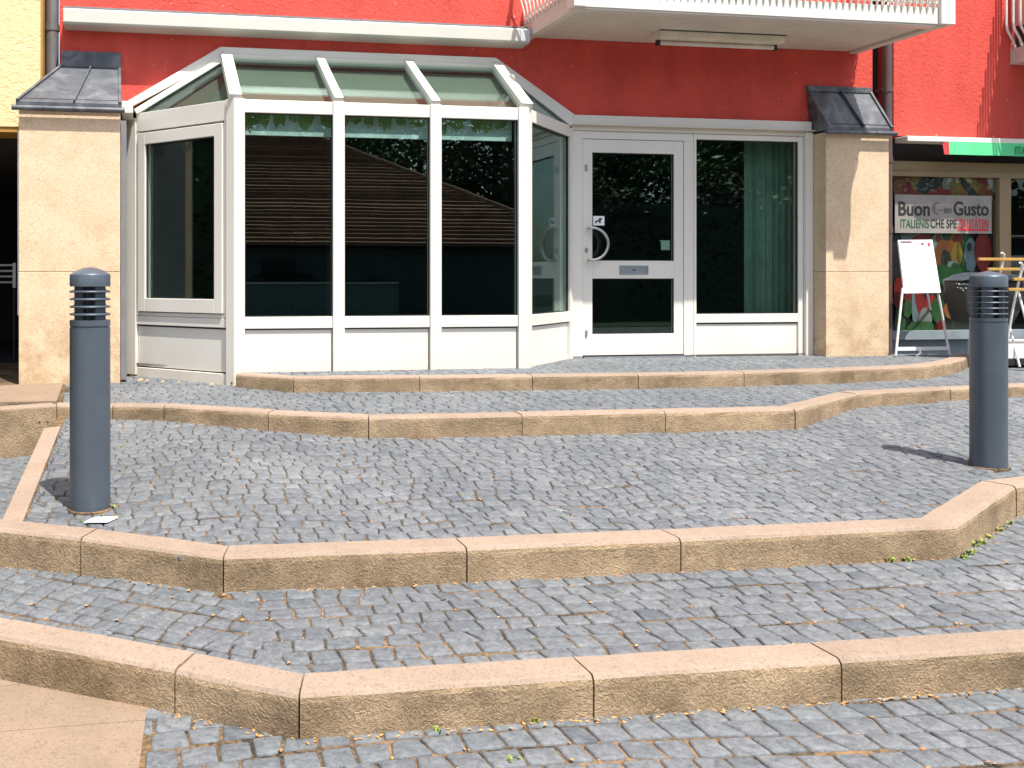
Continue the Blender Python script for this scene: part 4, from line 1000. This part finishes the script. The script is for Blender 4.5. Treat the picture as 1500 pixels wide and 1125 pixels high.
dot(.68, .92, .045, .025, 1); dot(.86, .905, .04, .04, 2); dot(.56, .925, .03, .01, 3)
mb.build('printed_corner', [simple('pale_blue_print', (.62, .66, .76), .5), simple('purple_print', (.22, .03, .12), .5), INKR, INKB], BD)
for a, b in (((ev(1323.5, 431, EY)), ev(1312, 520, EY - .03)), (ev(1374, 430.5, EY), ev(1391, 521, EY - .03))):
    b.z = 0.0; mb = MB(); mb.tube([a + Vector((0, .01, .06)), b], .011, 10); mb.build('leg', TUBEW, EB, smooth=True)
a, b = ev(1357, 424, EY + .1), onz(1373, 508, 0)
b.z = 0; mb = MB(); mb.tube([a, b], .010, 10); mb.build('rear_leg', TUBEW, EB, smooth=True)
a, b = ev(1313.5, 511, EY - .027), ev(1389, 510.5, EY - .027); mb = MB(); mb.box(a.x, a.y - .012, a.z - .02, b.x, a.y + .012, a.z + .016); mb.build('crossbar', TUBEW, EB, bevel=.003)
a = ev(1347, 514, EY - .04); mb = MB(); mb.tube([a + Vector((0, 0, .03)), a + Vector((0, -.01, -.02)), a + Vector((-.05, -.02, -.045))], .01, 8); mb.build('hook', TUBEW, EB, smooth=True)

# ------------------------------------------------------------------ stacked folding chairs and bag, right edge
CV = 7.55
def folding_chair(label, off, v, dz, hang):
    base = onv(1478, 520, v); t = thing('folding_chair', label, 'chair', (base.x + off, v, -.09), 'folded slatted chairs by the delicatessen')
    X = base.x + off
    for k, (z, l0, l1) in enumerate(hang):
        mb = MB(); mb.box(X + l0, v - .05 - .012 * k, z - .014, X + l1, v - .028 - .012 * k, z + .014); mb.build('slat', BRASSW, t, bevel=.004)
    for xo, s in ((.06, 1), (.62, -1)):
        pts = [(X + xo - .02 * s, v + .10, -.09), (X + xo, v + .02, .45), (X + xo + .03 * s, v - .02, .80 + dz), (X + xo + .045 * s, v - .03, .88 + dz), (X + xo + .03 * s, v - .05, .93 + dz), (X + xo + .0 * s, v - .055, .95 + dz)]
        mb = MB(); mb.tube(pts, .011, 8); mb.build('leg', TUBEW, t, smooth=True)
    for xo, s in ((.10, 1), (.58, -1)):
        pts = [(X + xo, v - .20, -.09), (X + xo, v - .08, .35), (X + xo + .02 * s, v + .03, .72 + dz)]
        mb = MB(); mb.tube(pts, .010, 8); mb.build('leg', TUBEW, t, smooth=True)
    mb = MB(); mb.box(X + .08, v - .12, .10, X + .60, v - .10, .118); mb.build('stretcher', TUBEW, t)
    return t
def zc_(y, v): return onv(1480, y, v).z
v1_, v2_ = 7.75, 7.45
b1 = onv(1478, 520, v1_).x; b2 = onv(1478, 520, v2_).x
folding_chair('folded chair with golden wood slats, hooked rearmost against the shop window', -.2, v1_, .05, [(zc_(380, v1_), onv(1428, 380, v1_).x - b1 + .2, 1.0), (zc_(394.5, v1_), onv(1440, 394, v1_).x - b1 + .2, 1.0)])
folding_chair('folded chair with golden wood slats, in front, right of the bollard lamp head', .0, v2_, -.05, [(zc_(409, v2_), onv(1478, 409, v2_).x - b2, .85), (zc_(424, v2_), onv(1469, 424, v2_).x - b2, .85)])
# black bag
g0_ = [onv(x, y, 7.62) for x, y in ((1396, 400), (1428, 400), (1428, 475), (1412, 476), (1402, 455))]
BG = thing('black_bag', 'black woven bag with pale print hanging behind the right bollard', 'bag', (g0_[3].x, 7.62, g0_[3].z))
mb = MB(); xr = onv(1488, 430, 7.62).x
prof = [onv(x, y, 7.62) for x, y in ((1395, 411), (1399, 430), (1403, 455), (1409, 471), (1420, 476), (1470, 476), (1481, 455), (1486, 425), (1487, 411))]
mb.hexa([p + Vector((0, -.10, 0)) for p in prof], [p + Vector((0, .12, 0)) for p in prof]); mb.build('body', BAG, BG, bevel=.02)
mb = MB(); top = [onv(x, y, 7.60) for x, y in ((1394, 411), (1488, 411), (1484, 404), (1430, 399), (1412, 402))]
mb.hexa([p + Vector((0, -.11, 0)) for p in top], [p + Vector((0, .12, 0)) for p in top]); mb.build('cover', BAGG, BG, bevel=.008)
mb = MB()
for i, (x, y, w, h) in enumerate(((1405, 416, 3, 2), (1408.5, 416.5, 2.5, 1.5), (1412, 416, 3, 2), (1415.5, 416.5, 2, 2), (1418, 416.8, 2.5, 1.6), (1401, 415, 1, 1), (1403, 421, 2, .8), (1408, 422, 5, .8), (1415, 422, 4, 1), (1411, 425, 2, 1.5))):
    p = onv(x, y, 7.515); mb.box(p.x - w * .003, 7.515, p.z - h * .003, p.x + w * .003, 7.519, p.z + h * .003)
mb.build('faded_print', simple('pale_bag_print', (.45, .45, .43), .6), BG)
# white planter behind the right bollard
p = onv(1478, 532, 7.6); 
PT = thing('planter_box', 'low white planter box at the right edge beyond the bollard', 'planter', (p.x + .4, 7.7, -.09))
zt_ = onv(1485, 500, 7.6).z
mb = MB(); mb.box(p.x - .15, 7.6, p.z + .04, p.x + 1.2, 7.9, zt_); mb.build('box', simple('white_planter', (.7, .68, .64), .6), PT, bevel=.006)
mb = MB(); mb.box(p.x - .16, 7.585, p.z - .02, p.x + 1.2, 7.91, p.z + .0395); mb.build('base', BLACK, PT)

# ------------------------------------------------------------------ bollard lamps
def bollard(px, py, D, tops_, label, nring, louv):
    b = onslope(px, py, zC); t = thing('bollard_lamp', label, 'bollard', (b.x, b.y, b.z), 'bollard lamps on the terrace')
    Z = (b - CAM).x * ST + (b - CAM).y * CT
    def hz(y): return EYE + (CY - y) * Z / F - b.z
    r = D / 2; zt__, zrim, zcb, zlb, zgr = [hz(y) for y in tops_]
    C_ = (b.x, b.y, b.z)
    mb = MB(); mb.lathe([(r, -.05), (r, zgr - .004)], C_, 64); mb.build('post', BOLL, t, smooth=True)
    mb = MB(); mb.lathe([(r + .002, -.02), (r + .016, -.02), (r + .014, .001), (r + .001, .003)], C_, 48); mb.build('base_joint', SAND, t)
    mb = MB(); mb.lathe([(r * .965, zgr - .0045), (r * .965, zgr + .006), (r, zgr + .0061), (r, zlb), (r * .74, zlb + .001)], C_, 64); mb.build('collar', BOLL, t, smooth=True)
    dome = [(r * .6, zcb + .0005), (r, zcb), (r, zrim - .003), (r * .985, zrim)]
    if louv: dome += [(r * .75, zrim + (zt__ - zrim) * .38), (r * .4, zrim + (zt__ - zrim) * .72), (r * .05, zt__)]
    else: dome += [(r * (.985 - .1 * k), zrim + (zt__ - zrim) * (1 - (1 - .1 * k) ** 2)) for k in range(1, 10)] + [(r * .01, zt__)]
    mb = MB(); mb.lathe(dome, C_, 64); mb.build('cap', BOLL, t, smooth=True)
    mb = MB(); mb.lathe([(r * .52, zlb), (r * .52, zcb + .001)], C_, 40); mb.build('diffuser', LAMPG, t, smooth=True)
    mb = MB()
    for k in range(4):
        a = R(40 + 90 * k); x, y = b.x + math.cos(a) * r * .66, b.y + math.sin(a) * r * .66
        mb.bar((x, y, b.z + zlb), (x, y, b.z + zcb + .001), .05, .02, (math.cos(a), math.sin(a), 0))
    mb.build('strut', BOLL, t)
    h = zcb - zlb
    for k in range(nring):
        z = zlb + h * (k + .75) / (nring + .45); th = .0085 if nring < 5 else .0058
        mb = MB(); C2 = C_
        n = 56; vs = []; prof_ = [(r * .62, z + .004), (r * .99, z - th / 2), (r * 1.01, z), (r * .99, z + th / 2), (r * .62, z + .004 + th)]
        mb.lathe(prof_, C_, n); mb.build('louvre_ring', BOLL, t, smooth=True)
    return t
bollard(132, 744, .189, (391.5, 402, 419.5, 468.5, 478.5), 'anthracite bollard lamp with four louvre rings on the left of the terrace', 4, False)
bollard(1448, 683, .178, (396.5, 404.5, 420.5, 465.5, 471.5), 'anthracite bollard lamp with five louvre rings on the right of the terrace', 5, True)

# ------------------------------------------------------------------ what the glass mirrors: the other side of the street
HS = thing('tiled_house', 'low house with a brown tiled hip roof mirrored in the bay window', 'house', (4, -24, -.69))
def mir(x, y, Z):                       # point seen in the bay glass at pixel x, y, Z metres along the view
    p = CAM + ray(x, y) * Z; return Vector((p.x, 2 * VB - p.y, p.z))
E1 = mir(880, 362, 38); zE_ = E1.z; yE = E1.y
xr_e = E1.x; xl_e = -16.0
rg = mir(470, 206, 45); zR = rg.z; yR = rg.y; xr_r = rg.x; xl_r = xl_e + 6
yB = 2 * yR - yE
mb = MB()
def course(a, b, c, d):                 # tile courses laid as overlapping steps
    n = 31
    for i in range(n):
        t0, t1 = i / n, (i + 1.15) / n; t1 = min(1, t1)
        p, q, r_, s_ = a.lerp(d, t0), b.lerp(c, t0), b.lerp(c, t1), a.lerp(d, t1)
        nn = (q - p).cross(s_ - p).normalized(); nn = nn if nn.z > 0 else -nn
        p1, q1 = p + nn * .16 + Vector((0, 0, rng.uniform(-.03, .03))), q + nn * .16 + Vector((0, 0, rng.uniform(-.03, .03)))
        mb.hexa([p, q, r_, s_], [p1, q1, r_ + nn * .01, s_ + nn * .01])
v_ = lambda x, y, z: Vector((x, y, z))
course(v_(xl_e, yE, zE_), v_(xr_e, yE, zE_), v_(xr_r, yR, zR), v_(xl_r, yR, zR))
course(v_(xr_e, yE, zE_), v_(xr_e, yB, zE_), v_(xr_r, yR, zR), v_(xr_r, yR, zR))
course(v_(xr_e, yB, zE_), v_(xl_e, yB, zE_), v_(xl_r, yR, zR), v_(xr_r, yR, zR))
course(v_(xl_e, yB, zE_), v_(xl_e, yE, zE_), v_(xl_r, yR, zR), v_(xl_r, yR, zR))
RF_ = mb.build('roof', TILE, HS)
mb = MB(); mb.tube([v_(xr_e, yE, zE_ + .08), v_(xr_r, yR, zR + .1), v_(xl_r, yR, zR + .1)], .14, 8); mb.build('ridge', TILE, RF_)
mb = MB(); mb.box(xl_e + .6, yB + .6, -.69, xr_e - .6, yE - .6, zE_ - .05); mb.build('wall', HOUSEW, HS)
for i in range(6):
    mb = MB(); x = xl_e + 3 + i * 3.6; mb.box(x, yE - .6, .3, x + 1.4, yE - .56, 1.5); mb.build('window', simple('house_window_dark', (.02, .025, .03), .1), HS)
def tree(x, y, h, rad, mat, label, seed, n=5200):
    rg_ = random.Random(seed); t = thing('tree', label, 'tree', (x, y, -.69), 'trees across the street')
    mb = MB(); mb.tube([(x, y, -.8), (x + .1, y, h * .3), (x - .1, y + .1, h * .75)], [h * .028, h * .02, h * .006], 9)
    for k in range(7):
        a = rg_.uniform(0, 6.28); z = h * rg_.uniform(.3, .6); l = rad * rg_.uniform(.5, .85)
        mb.tube([(x, y, z), (x + math.cos(a) * l * .5, y + math.sin(a) * l * .5, z + l * .35), (x + math.cos(a) * l, y + math.sin(a) * l, z + l * .55)], [h * .01, h * .007, h * .003], 6)
    mb.build('trunk', BARK, t, smooth=True)
    cl = []
    for k in range(26):
        a = rg_.uniform(0, 6.28); u = rg_.random() ** .5; z = rg_.uniform(.28, 1.0); prof = math.sin(math.pi * min(1, (z - .18) / .84)) ** .6
        cl.append((Vector((x + math.cos(a) * rad * u * prof, y + math.sin(a) * rad * u * prof, h * z - .5)), rad * rg_.uniform(.22, .42)))
    mb = MB(); 
    for k in range(n):
        c_, r_ = cl[rg_.randrange(26)]; d = Vector((rg_.gauss(0, 1), rg_.gauss(0, 1), rg_.gauss(0, .8))); d.normalize(); p_ = c_ + d * r_ * rg_.random() ** .4
        s = rg_.uniform(.10, .24); a_ = Vector((rg_.gauss(0, 1), rg_.gauss(0, 1), rg_.gauss(0, .6))).normalized(); b_ = a_.orthogonal().normalized()
        mb.add([p_ + a_ * s, p_ + b_ * s * .6, p_ - a_ * s, p_ - b_ * s * .6], [(0, 1, 2, 3)])
    mb.build('crown', mat, t)
TR = [(2, -41, 10.5, 4.5, LEAFA, 'dark tree behind the tiled house, left of the bay reflection'), (9, -38, 12, 5, LEAFA, 'tall dark tree behind the house ridge end'),
      (17, -43, 12, 5.2, LEAFB, 'green tree just behind the hip slope of the house'), (25, -31, 13, 5.5, LEAFA, 'tall dark tree right of the tiled house'), (30, -24, 11, 5, LEAFB, 'broad green tree furthest right across the street'),
      (-6, -42, 11, 5, LEAFA, 'dark tree behind the left half of the house'), (25, -18, 7.5, 3.4, LEAFB, 'smaller green tree nearest the street'), (33, -15, 12, 5, LEAFA, 'dark tree far along the street on the right')]
TR += [(29, -29, 13, 6, LEAFA, 'dense dark tree right behind the tall hedge'), (36, -31, 13, 6.5, LEAFA, 'dark tree behind the tall hedge, mirrored in the right window'), (32, -42, 16, 7, LEAFA, 'tall dark tree in the second row behind the hedge'), (12, -43, 13, 5.5, LEAFA, 'dark tree filling the gap behind the hip of the house'),
       (20, -48, 16, 7, LEAFA, 'tall dark tree in the back row behind the right eave'), (7, -45, 14, 6, LEAFA, 'dark tree in the back row over the house ridge'), (43, -33, 14, 7, LEAFA, 'last dark tree far right across the street')]
TR += [(13, -48, 15, 6.5, LEAFA, 'tallest dark tree far behind the hip end of the house'), (24, -44, 15, 7, LEAFA, 'tall dark tree far behind, right of the house'), (36, -36, 15, 7.5, LEAFA, 'very broad dark tree far behind on the right'),
       (3, -50, 14, 6.5, LEAFB, 'tall green tree far behind the middle of the house'), (-12, 3.5, 8, 3.6, LEAFA, 'dark tree added out of view on the left to darken the casement reflection'), (-13, 9.5, 9, 3.6, LEAFB, 'green tree added out of view beyond the passage to darken the casement reflection'), (22.5, -38, 13, 6, LEAFA, 'dark tree standing behind the right eave of the house')]  # the two trees at far left are added unseen, darkening the casement glass
for i, (x, y, h, r_, mt, lb_) in enumerate(TR): tree(x, y, h, r_, mt, lb_, 20 + i)
def hedge(x0, x1, y, h, label, seed, n=9000, turn=False):
    rg_ = random.Random(seed); t = thing('hedge', label, 'hedge', ((x0 + x1) / 2, y, -.69), 'hedges across the street')
    mb = MB()
    for k in range(n):
        x = rg_.uniform(x0, x1); top = h * (.9 + .1 * math.sin(x * 1.3) + .06 * math.sin(x * 4.1)); p_ = Vector((x, y + rg_.uniform(-.6, .6), -.69 + top * rg_.random() ** .6))
        s_ = rg_.uniform(.05, .12); a_ = Vector((rg_.gauss(0, 1), rg_.gauss(0, 1), rg_.gauss(0, .6))).normalized(); b_ = a_.orthogonal().normalized()
        mb.add([p_ + a_ * s_, p_ + b_ * s_ * .6, p_ - a_ * s_, p_ - b_ * s_ * .6], [(0, 1, 2, 3)])
    mb.box(x0 + .25, y - .42, -.69, x1 - .25, y + .42, -.69 + h * .80)  # solid core added inside, closes bright sky gaps in the reflections
    if turn: mb.v = [((x0 + x1) / 2 + q[1] - y, y + q[0] - (x0 + x1) / 2, q[2]) for q in mb.v]
    mb.build('foliage', HEDGE, t)
    mb = MB(); 
    for k in range(int((x1 - x0) / .8)): mb.tube([(x0 + .4 + k * .8, y, -.75), (x0 + .4 + k * .8, y, -.69 + h * .7)], .03, 5)
    if turn: mb.v = [((x0 + x1) / 2 + q[1] - y, y + q[0] - (x0 + x1) / 2, q[2]) for q in mb.v]
    mb.build('stem', BARK, t)
hedge(13.2, 38, -13.5, 5.0, 'tall dark green hedge across the street, added unseen to darken the door and window reflections', 3, 30000)  # added unseen, tall enough to keep bright sky out of the door glass
hedge(-15.5, -6.5, 4.6, 5.5, 'dark hedge added out of view on the left to block bright horizon in the casement', 5, 16000, True)  # added unseen, blocks the bright horizon the casement would mirror
GW = thing('garden_wall', 'low grey garden wall with pale coping in front of the tiled house', 'wall', (-2, -20, -.69))
mb = MB(); mb.box(-16, -20.1, -.7, 10.2, -19.9, .55); mb.build('wall', simple('garden_wall_grey', (.13, .19, .18), .9), GW)
mb = MB(); mb.box(-16, -20.16, .5505, 10.2, -19.84, .61); mb.build('coping', simple('garden_wall_coping', (.6, .64, .64), .9), GW)
hedge(-14, 10, -21.5, 1.7, 'low dark green hedge in front of the tiled house', 4)
mb = MB(); mb.add([(-60, -80, -.67), (70, -80, -.67), (70, -9, -.67), (-60, -9, -.67)], [(0, 1, 2, 3)])  # dark ground cover added unseen so the mirrored ground stays dark
o = mb.build('added_lawn', simple('lawn_green', (.016, .034, .010), .95, 0, .3, 2)); tag(o, kind='structure')

# ------------------------------------------------------------------ camera, light
cd = bpy.data.cameras.new('camera'); cam = bpy.data.objects.new('camera', cd); COL.objects.link(cam)
cd.sensor_width = 36; cd.lens = F / 1500 * 36; cd.shift_x = (750 - CX) / 1500; cd.shift_y = -(562.5 - CY) / 1500
cd.clip_start = .05; cd.clip_end = 2000; cam.location = CAM; cam.rotation_euler = (R(90), 0, -TH); sc.camera = cam
LD = Vector((-.17, .415, -1)).normalized()
sd = bpy.data.lights.new('sun', 'SUN'); sd.energy = 5.0; sd.angle = R(.53); sd.color = (1, .95, .87)
so = bpy.data.objects.new('sun', sd); COL.objects.link(so); so.rotation_euler = LD.to_track_quat('-Z', 'Y').to_euler(); so.location = (5, -10, 20)
w = bpy.data.worlds.new('World'); sc.world = w; w.use_nodes = True; t = w.node_tree; bg = t.nodes['Background']
sk = t.nodes.new('ShaderNodeTexSky'); sk.sky_type = 'NISHITA'; sk.sun_disc = False; sk.sun_elevation = math.asin(-LD.z); sk.sun_rotation = math.atan2(-LD.x, -LD.y)
hs = t.nodes.new('ShaderNodeHueSaturation'); hs.inputs['Saturation'].default_value = .72; t.links.new(sk.outputs[0], hs.inputs['Color']); t.links.new(hs.outputs[0], bg.inputs[0]); bg.inputs[1].default_value = .15; sk.dust_density = 2.2; sk.ozone_density = .8
vs_ = sc.view_settings; vs_.view_transform = 'Standard'; vs_.look = 'None'; vs_.gamma = 1; vs_.use_curve_mapping = False; vs_.exposure = .74
sc.cycles.transparent_max_bounces = 16; sc.cycles.max_bounces = 10
